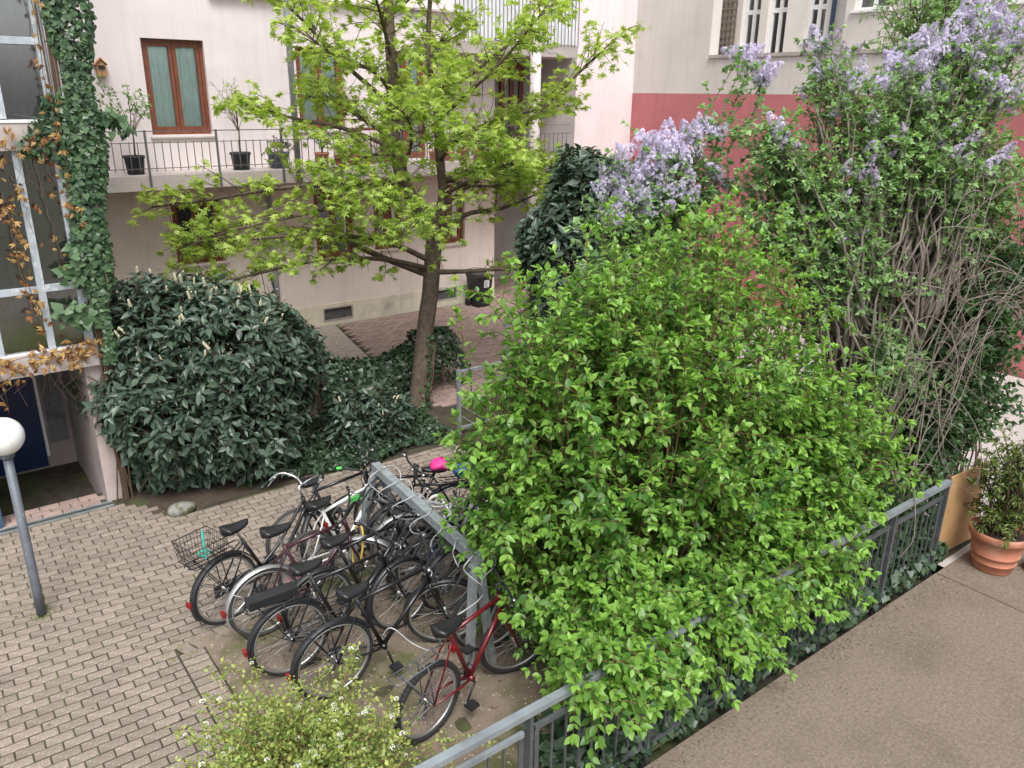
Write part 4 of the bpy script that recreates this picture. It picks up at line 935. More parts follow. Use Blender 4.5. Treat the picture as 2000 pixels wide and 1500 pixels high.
bicycle('slim black bike squeezed between the maroon bike and the battery bike', (2.32, 5.80), (3.34, 5.88), style='diamond', guard='black_plastic', saddle_z=.93, steer=.2, bar_z=1.0)
bicycle('old black bike at the far end of the rack behind the white bike', (2.62, 6.98), (3.62, 7.02), style='diamond', saddle_z=.94, steer=-.2, tyre='tyre_grey', bar_z=1.0)
bicycle('black bike on the far side of the rack, next to the pink saddle cover', (4.50, 6.10), (3.50, 6.52), style='diamond', guard='black_plastic', saddle_z=.93, bar_z=1.06, steer=.3)
bicycle('dark maroon bike on the far side of the rack, mostly under leaves', (4.5, 5.22), (3.48, 5.46), frame='paint_maroon', style='diamond', guard='black_plastic', saddle_z=.93, steer=.3)
def bike_pt(t, p):
    a = t.rotation_euler[2]; return np.array(t.location) + np.array([p[0] * math.cos(a) - p[1] * math.sin(a), p[0] * math.sin(a) + p[1] * math.cos(a), p[2]])
# things carried by the bikes
c = bike_pt(r2, (.13, 0, .915)); mb = MB(); mb.sphere(c, .15, 16, 10, (1.0, .72, .42)); mb.v = [(x + RNG.normal(0, .006), y + RNG.normal(0, .006), z + RNG.normal(0, .008) + .03 * math.sin(x * 19)) for x, y, z in mb.v]
tag(mb.build('saddle_cover', M['pink'], smooth=True), 'crumpled bright pink plastic cover over a bicycle saddle', 'saddle cover')
c = bike_pt(r2, (-.10, 0, .84)); mb = MB(); mb.sphere(c, .13, 14, 10, (1.1, .95, .6)); mb.v = [(x + RNG.normal(0, .012), y + RNG.normal(0, .012), z + RNG.normal(0, .012)) for x, y, z in mb.v]
tag(mb.build('bag', M['blue_bag'], smooth=True), 'crumpled blue and white bag lying on a bicycle carrier', 'bag')
c = bike_pt(b3, (-.12, 0, .80)); mb = MB(); mb.obox(c, (math.cos(b3.rotation_euler[2]), math.sin(b3.rotation_euler[2]), 0), (0, 1, 0), (0, 0, 1), .2, .055, .035); tag(mb.build('battery_pack', M['black_plastic']), 'long black battery box strapped on a bicycle carrier', 'battery')
a = np.linspace(0, 2 * PI, 24); c = bike_pt(b2, (.95, 0, .55))
mb = MB(); mb.tube(np.stack([c[0] + .05 * np.sin(a), c[1] + .07 * np.cos(a), c[2] + .2 * np.sin(a + .4)], 1), .011, 6); tag(mb.build('cable_lock', M['yellow_lock'], smooth=True), 'yellow cable lock hanging round a bicycle front wheel', 'bike lock')
p = [bike_pt(b4, (.44, .03, .33)), bike_pt(b4, (.5, -.05, .45)), bike_pt(b4, (.62, -.2, .32)), bike_pt(b4, (.7, -.4, .35)), bike_pt(b5, (.30, .1, .80)), bike_pt(b5, (.55, .05, .88)), bike_pt(b5, (.70, .1, .86))]
mb = MB(); mb.tube(smooth_path(p, 36), .006, 6); tag(mb.build('cable_lock', M['cable'], smooth=True), 'long pale steel cable lock strung between the red and the black bike', 'bike lock')
c = bike_pt(b2, (.30, .02, .48)); mb = MB()
for k in range(40): d = nrm(rv()); mb.tube([c + d * .02, c + d * .09 * RNG.uniform(.6, 1.2)], .003, 3, False)
tag(mb.build('pompom', M['pink']), 'pink string tassel tied to the maroon bike frame', 'tassel')
c = bike_pt(b1, (-.17, 0, .80)); mb = MB(); mb.tube([c + (0, -.03, -.05), c + (.02, .03, .2)], .012, 6); mb.tube(c + ring((0, 0, 0), .05, 16) * (1, 1, .5), .008, 5, closed=True); tag(mb.build('bike_lock', mat('teal_plastic', (.06, .38, .3), .4)), 'teal and white bike lock lying in the wire basket', 'bike lock')

# ------------------------------------------------------------------ potted plants on the opposite balcony
def pot_mesh(mb, x, y, z, r, h, taper=.8): mb.lathe([(r * taper, 0), (r * .97, h * .85), (r * 1.06, h * .86), (r * 1.06, h), (r * .92, h), (r * .9, h * .9)], 18, (x, y, z))
BZ = 3.29
def balcony_pot(label, x, r, h, m, kind=None, y=14.62):
    t = thing('plant_pot', label, 'plant pot', (x, y, BZ), 'pots on the balcony'); mb = MB(); pot_mesh(mb, x, y, BZ, r, h); mb.build('body', m, t, smooth=True)
    mb = MB(); mb.lathe([(.001, h * .86), (r * .9, h * .85)], 14, (x, y, BZ), False); mb.build('potting_soil', M['soil'], t); return t
balcony_pot('square black plant bag at the left end of the balcony', 3.32, .16, .30, M['pot_fabric'])
balcony_pot('black plant bag holding a bare twiggy sapling on balcony', 5.08, .17, .30, M['pot_fabric'])
balcony_pot('blue grey tub beside the bare sapling on balcony', 5.77, .19, .28, M['zinc_pot'])
for i, (x, r, h) in enumerate(((6.62, .13, .25), (7.0, .12, .2), (7.28, .14, .2), (7.60, .12, .16))):
    balcony_pot(['tall terracotta pot with a plant beside the blue grey tub', 'empty terracotta pot between two planted pots left of the trunk', 'wide terracotta pot with a plant beside the brown plant shelf', 'shallow terracotta dish under the brown plant shelf on the balcony'][i], x, r, h, M['terracotta'])
for i, (x, r, h) in enumerate(((9.1, .12, .2), (9.45, .11, .18), (9.8, .14, .22), (10.2, .12, .2), (10.6, .15, .25), (11.0, .15, .28))):
    balcony_pot(['leftmost planted terracotta pot right of the sweetgum trunk on balcony', 'small empty terracotta pot second to the right of the trunk', 'third terracotta pot right of the trunk, planted, on the balcony', 'empty terracotta pot fourth to the right of the trunk', 'large planted terracotta pot left of the pink column', 'tall planted terracotta pot right beside the pink column'][i], x, r, h, M['terracotta'])
# each balcony plant
def balcony_plant(label, x, z0, h, spread, leafm, shapes, n, size, y=14.62, bare=False, stem_r=.012):
    t = thing('potted_tree' if h > .7 else 'potted_plant', label, 'plant', (x, y, z0)); mb = MB(); L = Leaves()
    tips = [(x + RNG.normal(0, spread), y + RNG.normal(0, spread * .5), z0 + h * RNG.uniform(.55, 1.0)) for _ in range(n)]
    mb.tube([(x, y, z0), (x + .02, y, z0 + h * .35)], [stem_r * 1.3, stem_r], 6)
    shrub_stems(mb, L, [(x + .015, y, z0 + h * .3)] * n, tips, .2, 3, (.08, .2), .05, size, stem_r * .5, .4, twig_r=.003)
    mb.build('stem', M['twig'], t, smooth=True)
    if not bare: foliage(t, L, shapes, leafm, 0)
    return t
balcony_plant('small leafy tree growing in the black bag at balcony left end', 3.34, BZ + .26, 1.2, .22, M['leaf_lilac'], OVAL, 13, .075)
balcony_plant('leafless sapling with thin bare twigs in front of pink wall', 5.08, BZ + .26, 1.25, .22, M['leaf_lilac'], OVAL, 16, .07, bare=True)
for i, (x, hh) in enumerate(((6.62, .4), (7.28, .35), (9.1, .45), (9.8, .4), (10.6, .5), (11.0, .45), (5.77, .3))):
    balcony_plant(('low green plant in the blue grey tub on balcony' if x == 5.77 else ['low green plant in the tall terracotta pot beside the blue tub', 'low green plant in the wide pot beside the plant shelf', 'low green plant in the first pot right of the trunk', 'low green plant in the third pot right of the trunk', 'green plant in the large pot left of the pink column', 'green plant in the tall pot beside the pink column'][i]), x, BZ + .17, hh, .12, M['leaf_ivy'], OVAL, 10, .06)
cb = thing('plant_shelf', 'low brown wooden shelf with plants on the balcony', 'shelf', (7.75, 14.9, BZ))
mb = MB(); mb.box(7.45, 8.15, 14.75, 15.1, BZ + .62, BZ + .66); mb.build('top', M['brownwood'], cb)
for xx in (7.48, 8.08):
    mb = MB(); mb.box(xx, xx + .04, 14.78, 15.06, BZ, BZ + .619); mb.build('side_panel', M['brownwood'], cb)

# ------------------------------------------------------------------ big bright green shrub by the fence
def ellipsoid_tips(n, c, r, zmin, hemi=-.35, jit=.1, power=1.0):
    out = []
    while len(out) < n:
        d = nrm(rv())
        if d[2] < hemi: continue
        p = np.array(c) + d * np.array(r) * (1 + RNG.normal(0, jit)) * RNG.random() ** (.12 * power)
        if p[2] > zmin: out.append(p)
    return out
mo = thing('green_shrub', 'big bright green leafy shrub spilling over the steel fence', 'shrub', (5.2, 4.4, 0))
mb = MB(); L = Leaves()
lump = lambda p: math.sin(p[0] * 3.7 + 1.2 * p[2]) * math.sin(p[1] * 4.3 + .7) * math.sin(p[2] * 3.9 + p[0]) > -.42
tips = [p for p in ellipsoid_tips(430, (5.18, 4.35, 1.6), (1.90, 1.30, 1.42), .25, -.8) if lump(p) or RNG.random() < .12][:300]
tips += [p for p in ellipsoid_tips(150, (6.2, 3.92, 1.3), (1.40, .82, .95), .5, -.7) if lump(p) or RNG.random() < .1]
for x0, x1, y0, y1, z0, z1, n in ((3.25, 3.8, 3.2, 4.1, .35, 1.3, 26), (2.85, 3.7, 2.95, 3.3, .75, 1.15, 26), (3.5, 4.6, 2.95, 3.4, .62, 1.15, 34), (4.4, 5.6, 2.95, 3.4, .5, 1.2, 36), (5.3, 6.1, 2.95, 3.4, .55, 1.2, 24), (3.15, 3.5, 4.2, 5.0, 1.9, 2.5, 10), (3.4, 3.75, 4.35, 5.0, .55, 1.5, 24)):
    for k in range(n): tips.append((RNG.uniform(x0, x1), RNG.uniform(y0, y1), RNG.uniform(z0, z1)))
for x, y, z in ((3.4, 4.6, 2.55), (3.6, 4.7, 2.8), (3.8, 4.9, 3.0), (3.7, 4.4, 2.75), (3.9, 4.5, 3.0), (4.2, 4.5, 3.1), (4.6, 4.6, 3.2), (4.9, 4.6, 3.3), (5.2, 4.6, 3.35), (5.6, 4.7, 3.35), (6.0, 4.7, 3.25), (6.4, 4.8, 3.1), (6.8, 4.7, 2.9), (7.1, 4.5, 2.6), (5.0, 4.0, 3.0), (4.4, 4.1, 2.9), (5.7, 4.2, 3.0), (6.3, 4.3, 2.8)):
    for q in range(3): tips.append((x + RNG.normal(0, .22), y + RNG.normal(0, .25), z + RNG.normal(0, .2)))
shoots = [(x + RNG.normal(0, .2), y + RNG.normal(0, .25), RNG.uniform(2.9, 3.95) - .25 * abs(x - 5.3) ** 1.4) for x, y in [(RNG.uniform(3.6, 7.2), RNG.uniform(4.0, 4.9)) for _ in range(70)]]
bases = []
for t in tips:
    bases.append((np.clip(5.0 + (t[0] - 5.0) * .45 + RNG.normal(0, .25), 3.6, 7.2), np.clip(4.3 + (t[1] - 4.3) * .4 + RNG.normal(0, .15), 3.7, 5.3), -.05))
shrub_stems(mb, L, bases, tips, .55, 8, (.16, .42), .058, .104, .010, .40, .20, .26, .45, .46, wob=.08)
sb = [(t[0] * .75 + 5.2 * .25 + RNG.normal(0, .08), t[1] * .8 + 4.3 * .2, .9) for t in shoots]
shrub_stems(mb, L, sb, shoots, .1, 4, (.08, .2), .062, .092, .008, .5, .1, .5, .35, .4, wob=.04, twig_up=.8)
mb.build('stem', M['redtwig'], mo, smooth=True)
foliage(mo, L, OVAL, M['leaf_orange'], 300)
print('green shrub leaves', len(L.p))

# ------------------------------------------------------------------ laurels
def laurel(label, c, r, n, size, base, rot=0, spikes=0, noise=.09, leafm='leaf_laurel', cat='shrub', single=300, hemi=-.55, zmin=.08, inner=.35):
    t = thing('laurel_shrub', label, cat, (base[0], base[1], 0)); L = Leaves(); mb = MB(); c = np.array(c); r = np.array(r)
    ph = RNG.random(6) * 6
    sp_pts = []
    for k in range(n):
        d = nrm(rv())
        if d[2] < hemi: d[2] = -d[2] * .5; d = nrm(d)
        bump = 1 + noise * (math.sin(d[0] * 5 + ph[0]) * math.sin(d[1] * 4 + ph[1]) + .7 * math.sin(d[2] * 7 + ph[2] + d[0] * 3)) + RNG.normal(0, .035)
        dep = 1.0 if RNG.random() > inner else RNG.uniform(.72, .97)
        d = np.sign(d) * np.abs(d) ** .93; d = d / np.linalg.norm(d) ** .8
        p = c + d * r * bump * dep * .95
        if p[2] < zmin: continue
        ax = nrm(d * r[::1] * .6 + UPV * .55 + rv(.35))
        a = nrm(np.cross(ax, rv())); b = np.cross(ax, a); k2 = RNG.integers(6, 10); ph0 = RNG.random() * 6
        mb.tube([p - ax * .3, p + ax * .02], .004, 3, False)
        for q in range(k2):
            an = ph0 + q * 2.4; up_ = q / k2
            lx = nrm((a * math.cos(an) + b * math.sin(an)) * (1.0 - .25 * up_) + ax * (.1 + .45 * up_) - UPV * .28 + d * .15)
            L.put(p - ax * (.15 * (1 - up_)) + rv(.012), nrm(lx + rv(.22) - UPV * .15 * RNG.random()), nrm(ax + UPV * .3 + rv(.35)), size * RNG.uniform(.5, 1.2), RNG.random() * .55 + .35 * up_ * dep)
        if dep == 1.0: sp_pts.append((p, ax, d))
    # main stems
    for k in range(14):
        d = nrm(rv()); d[2] = abs(d[2]); e = c + d * r * .8
        mb.tube(smooth_path([np.array([base[0] + RNG.normal(0, .12), base[1] + RNG.normal(0, .12), -.05]), (np.array([base[0], base[1], 0]) * .6 + e * .4) + rv(.05), e], 8), np.linspace(.03, .008, 8), 6)
    mb.build('stem', M['twig'], t, smooth=True)
    foliage(t, L, LAUREL, M[leafm], single)
    if spikes:
        sm = []
        for v in range(3):
            s_ = MB()
            for q in range(26):
                u = q / 26; an = q * 2.4; rr = .013 * (1 - .4 * u); s_.sphere((rr * math.cos(an), rr * math.sin(an), .11 * u), .0085, 5, 3)
            sm.append(s_.mesh('flower_spike', M['yarrow'], True))
        org = origin_of(t)
        x, y, z = project(np.array([q[0] for q in sp_pts]))
        good = [q for q, yy in zip(sp_pts, y) if q[2][2] > -.05 and (q[0] - EYE) @ q[2] < 0]
        good.sort(key=lambda q: -q[2][2] * .35 - RNG.random() * 1.0)
        for p, ax, d in good[:spikes]:
            zz = nrm(ax + UPV * .6 + rv(.3)); xx = nrm(np.cross(zz, (0, 1, .2))); yy = np.cross(zz, xx); q = p - ax * .01 - org; s2 = RNG.uniform(.5, 1.05)
            link('flower_spike', sm[RNG.integers(0, 3)], t, Matrix(((xx[0] * s2, yy[0] * s2, zz[0] * s2, q[0]), (xx[1] * s2, yy[1] * s2, zz[1] * s2, q[1]), (xx[2] * s2, yy[2] * s2, zz[2] * s2, q[2]), (0, 0, 0, 1))))
    return t
laurel('large rounded dark laurel bush with cream flower spikes by the doorway', (2.68, 9.90, 1.15), (1.42, 1.24, 1.46), 2800, .145, (2.75, 9.95), spikes=60, hemi=-.85)
laurel('low dark laurel bush between the big laurel and the tree', (4.72, 9.5, .34), (.62, .48, .45), 420, .14, (4.72, 9.55), spikes=9, single=150)
laurel('tall dark evergreen laurel behind the lilac by the driveway', (7.95, 8.4, 2.1), (1.3, 1.0, 1.82), 1700, .165, (7.8, 8.5), noise=.12, leafm='leaf_laurel', single=250)

# ------------------------------------------------------------------ ivy hedge, ivy ground cover
def ivy_surface(L, pts, nrms, size, r0=.1, r1=.8):
    for p, n in zip(pts, nrms):
        d = nrm(np.cross(n, rv()) - UPV * .6 + n * .15); L.put(p + n * RNG.normal(0, .012), d, nrm(n + UPV * .3 + rv(.5)), size * RNG.uniform(.55, 1.3), RNG.uniform(r0, r1))
hg = thing('ivy_hedge', 'low clipped ivy hedge running behind the tree trunk', 'hedge', (5.9, 10.9, 0)); L = Leaves()
pts = []; ns = []
for k in range(5200):
    x = RNG.uniform(4.55, 7.15); hh = .70 + .10 * math.sin(x * 3.1) + (.16 if x > 6.35 else 0) - (.1 if x < 4.9 else 0); q = RNG.uniform(-.42, 1.1)
    if x > 7.0: hh *= .7
    an = RNG.uniform(0, PI); w_ = .36
    y_ = 10.9 - w_ * math.cos(an); z = hh * math.sin(an) ** .45
    n = nrm((0.15 * RNG.normal(), -math.cos(an), math.sin(an))); pts.append((x, y_ + RNG.normal(0, .035), z + RNG.normal(0, .03))); ns.append(n)
ivy_surface(L, pts, ns, .065)
mb = MB()
for k in range(40): x = 4.6 + k * .063; mb.tube([(x, 10.9, -.02), (x + RNG.normal(0, .05), 10.9 + RNG.normal(0, .1), .3), (x + RNG.normal(0, .1), 10.9 + RNG.normal(0, .2), .55)], .008, 4, False)
mb.build('stem', M['twig'], hg); foliage(hg, L, HEART, M['leaf_ivy_dark'], 0)
iv = MB(); L = Leaves()
gc = bpy.data.objects.new('ivy_ground_cover', None)
pts = []; ns = []
for k in range(9000):
    x = RNG.uniform(3.3, 5.75); y_ = RNG.uniform(8.72, 10.6)
    if y_ < 8.78 + .1 * math.sin(x * 4): continue
    pts.append((x, y_, .05 + .05 * RNG.random() + .04 * math.sin(x * 4 + y_ * 3))); ns.append(nrm((RNG.normal(0, .3), -.2 + RNG.normal(0, .3), 1)))
ivy_surface(L, pts, ns, .062, .1, .9)
def free_stuff(name, L, shapes, m):
    root = bpy.data.objects.new('tmp', None); o = foliage(root, L, shapes, m, 0, mass=name); o.parent = None; COL.objects.link(o) if o.name not in COL.objects else None
    bpy.data.objects.remove(root); o['kind'] = 'stuff'; return o
bpy.data.objects.remove(gc)
free_stuff('ivy_ground_cover', L, HEART, M['leaf_ivy_dark'])
L = Leaves(); pts = []; ns = []
for k in range(5200):
    x = RNG.uniform(2.9, 8.2); y_ = 3.10 + min(.6, abs(RNG.normal(0, .26))); z = -.02 + .24 * RNG.random() ** 1.6 + (.12 if y_ > 3.3 else 0)
    pts.append((x, y_, z)); ns.append(nrm((RNG.normal(0, .3), -.6, .9)))
ivy_surface(L, pts, ns, .07, .2, 1)
free_stuff('ivy_undergrowth', L, HEART, M['leaf_ivy_dark'])
L = Leaves(); pts = []; ns = []
for k in range(2600):
    x = RNG.uniform(6.2, 8.6); y_ = 3.22 + abs(RNG.normal(0, .3)); z = RNG.random() ** 1.3 * 1.0
    pts.append((x, y_, z)); ns.append(nrm((RNG.normal(0, .4), -.7, .7)))
ivy_surface(L, pts, ns, .085, .2, 1)
free_stuff('dark_undergrowth', L, OVAL, M['leaf_dark'])

# ------------------------------------------------------------------ sweetgum tree
tree = thing('sweetgum_tree', 'tall sweetgum tree with star shaped yellow green spring leaves', 'tree', (5.86, 10.07, 0))
mb = MB(); L = Leaves(); A = lambda *p: [np.array(q, float) for q in p]
def limb(pts, r0, r1, n=16, sides=8):
    P = smooth_path(pts, n); mb.tube(P, np.linspace(r0, r1, n), sides); return P
trunk = MB(); tp = smooth_path([(5.80, 10.02, -.08), (5.88, 10.08, .08), (6.0, 10.17, .5), (6.19, 10.33, 1.12), (6.38, 10.46, 1.7), (6.52, 10.58, 2.24), (6.66, 10.71, 2.76)], 26)
trunk.tube(tp, np.interp(np.linspace(0, 1, 26), [0, .05, .15, .5, 1], [.21, .165, .142, .125, .115]), 40, True)
tv = np.array(trunk.v).reshape(26, 40, 3)
for i in range(26):
    for j in range(40):
        d = nrm(tv[i, j] - tp[i]); ridge = abs(math.sin(j * 2 * PI / 40 * 8.5 + .55 * math.sin(i * .9 + j))) ; tv[i, j] += d * (.016 * ridge - .008)
trunk.v = [tuple(p) for p in tv.reshape(-1, 3)]
trunk.build('trunk', M['bark'], tree, smooth=True)
limbs = []
limbs.append((limb([(6.64, 10.69, 2.70), (6.39, 11.02, 3.13), (6.35, 11.3, 3.72), (6.45, 11.55, 4.3), (6.55, 11.7, 4.84), (6.69, 12.0, 5.95), (6.8, 12.1, 7.4)], .118, .075, 24, 12), .5))
limbs.append((limb([(6.66, 10.70, 2.72), (6.83, 10.75, 3.13), (6.9, 10.95, 3.7), (7.01, 11.2, 4.47), (7.0, 11.4, 5.0), (7.2, 11.5, 6.6)], .085, .03, 20), .5))
side = [([(6.86, 10.85, 3.3), (7.41, 10.48, 3.6), (8.17, 10.24, 4.27), (8.9, 10.0, 4.95), (9.45, 9.8, 5.45)], .055), ([(6.44, 10.5, 1.95), (5.9, 11.0, 2.2), (5.06, 11.75, 2.62), (4.2, 12.3, 2.5), (3.5, 12.7, 2.5)], .06),
        ([(6.46, 10.52, 2.0), (6.9, 10.2, 2.02), (7.45, 9.79, 2.06), (7.8, 9.5, 2.0)], .045), ([(6.58, 10.63, 2.4), (6.95, 10.35, 2.85), (7.5, 10.1, 2.95), (8.0, 9.9, 3.15)], .05),
        ([(6.5, 10.56, 2.15), (5.8, 10.7, 2.5), (4.9, 11.0, 2.65), (4.0, 11.5, 2.6), (3.2, 12.0, 2.55)], .045), ([(6.38, 11.1, 3.2), (5.5, 11.4, 3.3), (4.6, 11.8, 3.25), (3.7, 12.2, 3.1), (3.0, 12.6, 3.0)], .045),
        ([(6.36, 11.35, 3.8), (5.6, 11.6, 4.1), (4.9, 11.9, 4.25), (4.3, 12.1, 4.45)], .04), ([(6.5, 11.6, 4.4), (5.8, 11.8, 5.0), (5.3, 12.1, 5.6), (4.8, 12.4, 6.1)], .04),
        ([(6.9, 10.95, 3.75), (7.6, 10.9, 4.1), (8.3, 10.8, 4.3), (9.1, 10.6, 4.45)], .04), ([(7.01, 11.2, 4.5), (7.7, 11.0, 5.0), (8.3, 10.7, 5.5), (8.9, 10.6, 6.0)], .04),
        ([(6.95, 11.1, 4.2), (7.2, 10.4, 4.7), (7.5, 9.9, 5.2), (7.9, 9.6, 5.8)], .035), ([(6.6, 11.8, 5.1), (6.1, 11.2, 5.7), (5.7, 10.8, 6.2)], .03), ([(6.66, 11.95, 5.7), (7.3, 11.6, 6.3), (7.9, 11.3, 6.9)], .03),
        ([(6.4, 11.2, 3.5), (6.2, 10.6, 3.9), (5.9, 10.1, 4.2), (5.6, 9.8, 4.4)], .03), ([(6.8, 10.75, 3.1), (7.0, 10.2, 3.4), (7.1, 9.7, 3.6), (7.2, 9.4, 3.7)], .03), ([(6.52, 11.65, 4.6), (6.0, 11.3, 4.9), (5.3, 11.1, 5.1), (4.9, 11.0, 5.3)], .035),
        ([(6.8, 11.2, 4.0), (7.2, 11.9, 4.3), (7.7, 12.5, 4.6)], .03), ([(6.4, 11.4, 3.9), (6.0, 12.0, 4.3), (5.7, 12.5, 4.6)], .03), ([(7.0, 11.3, 4.8), (7.5, 11.9, 5.3), (8.1, 12.3, 5.7)], .03), ([(6.7, 10.7, 2.9), (7.4, 10.9, 3.2), (8.1, 10.8, 3.5), (8.8, 10.4, 3.6)], .035),
        ([(6.45, 10.52, 2.05), (5.6, 10.5, 2.3), (4.7, 10.7, 2.35), (3.9, 11.0, 2.2), (3.3, 11.3, 2.05)], .04), ([(6.4, 11.1, 3.2), (5.6, 11.0, 3.1), (4.7, 11.1, 2.95), (3.8, 11.5, 2.75), (3.2, 11.9, 2.5)], .035),
        ([(6.6, 10.62, 2.5), (6.2, 10.1, 2.8), (5.8, 9.7, 2.9), (5.4, 9.5, 2.85)], .028), ([(6.4, 11.1, 3.2), (6.0, 10.6, 3.35), (5.5, 10.2, 3.35), (5.1, 10.0, 3.2)], .03), ([(6.9, 10.95, 3.6), (6.8, 10.4, 3.9), (6.7, 9.9, 4.0), (6.6, 9.5, 3.95)], .03),
        ([(6.36, 11.3, 3.7), (5.9, 11.0, 3.75), (5.4, 10.7, 3.7), (4.9, 10.6, 3.5)], .03), ([(6.88, 10.85, 3.35), (7.4, 10.5, 3.25), (7.9, 10.2, 3.35), (8.4, 10.0, 3.5)], .03), ([(6.45, 11.5, 4.2), (6.5, 10.9, 4.5), (6.6, 10.3, 4.7)], .028)]
for pts, r in side: limbs.append((limb(pts, r, .012), .12))
# a zone left nearly bare inside the crown as in the photograph: keep twigs but few leaves on old wood
def spray(path, f0, n, ln, lv):
    for k in range(n):
        f = f0 + (1 - f0) * (k + RNG.random()) / n; x = f * (len(path) - 1); i = min(int(x), len(path) - 2)
        p = path[i] * (1 - (x - i)) + path[i + 1] * (x - i); d = nrm(path[i + 1] - path[i])
        s_ = nrm(np.cross(d, UPV) * (1 if k % 2 else -1) + rv(.35)); td = nrm(s_ * .8 + d * .6 + UPV * RNG.normal(.08, .22))
        l_ = RNG.uniform(*ln) * (1.15 - .5 * f); e = p + td * l_; mid = (p + e) / 2 + rv(.03) + UPV * .03
        P = smooth_path([p, mid, e], 6); mb.tube(P, np.linspace(.009, .003, 6), 4, False)
        for q in range(lv):
            g = .3 + .7 * (q + RNG.random()) / lv; y = g * 5; j = min(int(y), 4); o = P[j] * (1 - (y - j)) + P[j + 1] * (y - j)
            sub = nrm(np.cross(td, UPV) * (1 if q % 2 else -1) * .8 + td * .6 + rv(.4)); sl_ = RNG.uniform(.05, .22); tip = o + sub * sl_ - UPV * .02
            mb.tube([o, tip], .0022, 3, False)
            for z in range(RNG.integers(3, 7)):
                ax = nrm(sub * .5 + rv(.6) - UPV * .22); L.put(tip + rv(.02), ax, nrm(UPV + rv(.28)), RNG.uniform(.07, .125), np.clip(RNG.normal(.45, .26) + .25 * (tip[2] - 3.5) / 3 + (.12 if tip[0] < 4.8 else 0), 0, 1))
for li, (path, f0) in enumerate(limbs):
    if li in (4, 5): spray(path, .4, 8, (.25, .6), 4)
    else: spray(path, f0 + (.12 if li > 1 else 0), 22, (.35, 1.0), 6)
# bare twigs in the middle
for k in range(110):
    path, f0 = limbs[RNG.integers(2, len(limbs))]; i = RNG.integers(1, len(path) - 1); d = nrm(rv() + UPV * .2); e = path[i] + d * RNG.uniform(.3, .8)
    mb.tube(smooth_path([path[i], (path[i] + e) / 2 + rv(.06), e], 6), np.linspace(.007, .002, 6), 4, False)
mb.build('branch', M['bark'], tree, smooth=True)
foliage(tree, L, STAR, M['leaf_maple'], 300)
print('tree leaves', len(L.p))
Li = Leaves(); pts = []; ns = []
for k in range(520):
    z = RNG.random() ** 1.6 * 1.15; f = np.interp(z, tp[:, 2], np.arange(26)); i = min(int(f), 24); c = tp[i]; an = RNG.normal(-.2, .7); d = np.array([math.cos(an), math.sin(an) - .35, 0]); d = nrm(d); pts.append(c + d * (.155) + UPV * (z - c[2])); ns.append(nrm(d + UPV * .3))
ivy_surface(Li, pts, ns, .055, .3, 1)
tv_ = thing('trunk_ivy', 'young ivy climbing up the foot of the sweetgum trunk', 'ivy', (5.95, 10.0, 0)); foliage(tv_, Li, HEART, M['leaf_ivy'], 0)
mb = MB()
for k in range(6): mb.tube([(6.0 + RNG.normal(0, .05), 9.98, 0), (6.1 + RNG.normal(0, .05), 10.02, .5), (6.25 + RNG.normal(0, .05), 10.14, 1.0)], .006, 4, False)
mb.build('stem', M['twig'], tv_)

# ------------------------------------------------------------------ lilacs
def panicle(seed, n=95, ln=.2, wd=.055):
    r = np.random.default_rng(seed); s_ = MB()
    for k in range(n):
        u = r.random() ** .8; an = r.random() * 2 * PI; rr = wd * (1 - u) ** .7 * (.7 + .4 * r.random()) * (1 if u > .08 else .6); c = np.array([rr * math.cos(an), rr * math.sin(an), ln * u])
        nn = nrm(np.array([math.cos(an), math.sin(an), .3]) + r.normal(0, .35, 3)); a = nrm(np.cross(nn, r.normal(0, 1, 3))); b = np.cross(nn, a); z = .0125 * (1 - .4 * u) * r.uniform(.8, 1.2); v = r.random()
        for p, q in ((a, b), (b, -a)):
            s_.add([c, c + p * z + q * z * .45 + nn * z * .2, c + p * z * 1.25, c + p * z - q * z * .45 + nn * z * .2], [(0, 1, 2, 3)], v)
            s_.add([c, c - p * z + q * z * .45 + nn * z * .2, c - p * z * 1.25, c - p * z - q * z * .45 + nn * z * .2], [(0, 3, 2, 1)], v)
    return s_
PAN = [panicle(k, 120, .17, .07).mesh('flower_cluster', M['lilac_flower'], False, True) for k in range(4)]
PANF = [panicle(k + 9, 70, .14, .045).mesh('flower_cluster', M['lilac_faded'], False, True) for k in range(2)]
def add_panicles(t, pts, meshes, sc=(.8, 1.35)):
    org = origin_of(t)
    for p in pts:
        zz = nrm(UPV + rv(.55)); xx = nrm(np.cross(zz, (0, 1, .3))); yy = np.cross(zz, xx); s_ = RNG.uniform(*sc); q = np.array(p) - org
        link('flower_cluster', meshes[RNG.integers(0, len(meshes))], t, Matrix(((xx[0] * s_, yy[0] * s_, zz[0] * s_, q[0]), (xx[1] * s_, yy[1] * s_, zz[1] * s_, q[1]), (xx[2] * s_, yy[2] * s_, zz[2] * s_, q[2]), (0, 0, 0, 1))))
def ball(c, r, n): return [np.array(c) + nrm(rv()) * np.array(r) * RNG.random() ** .4 for _ in range(n)]

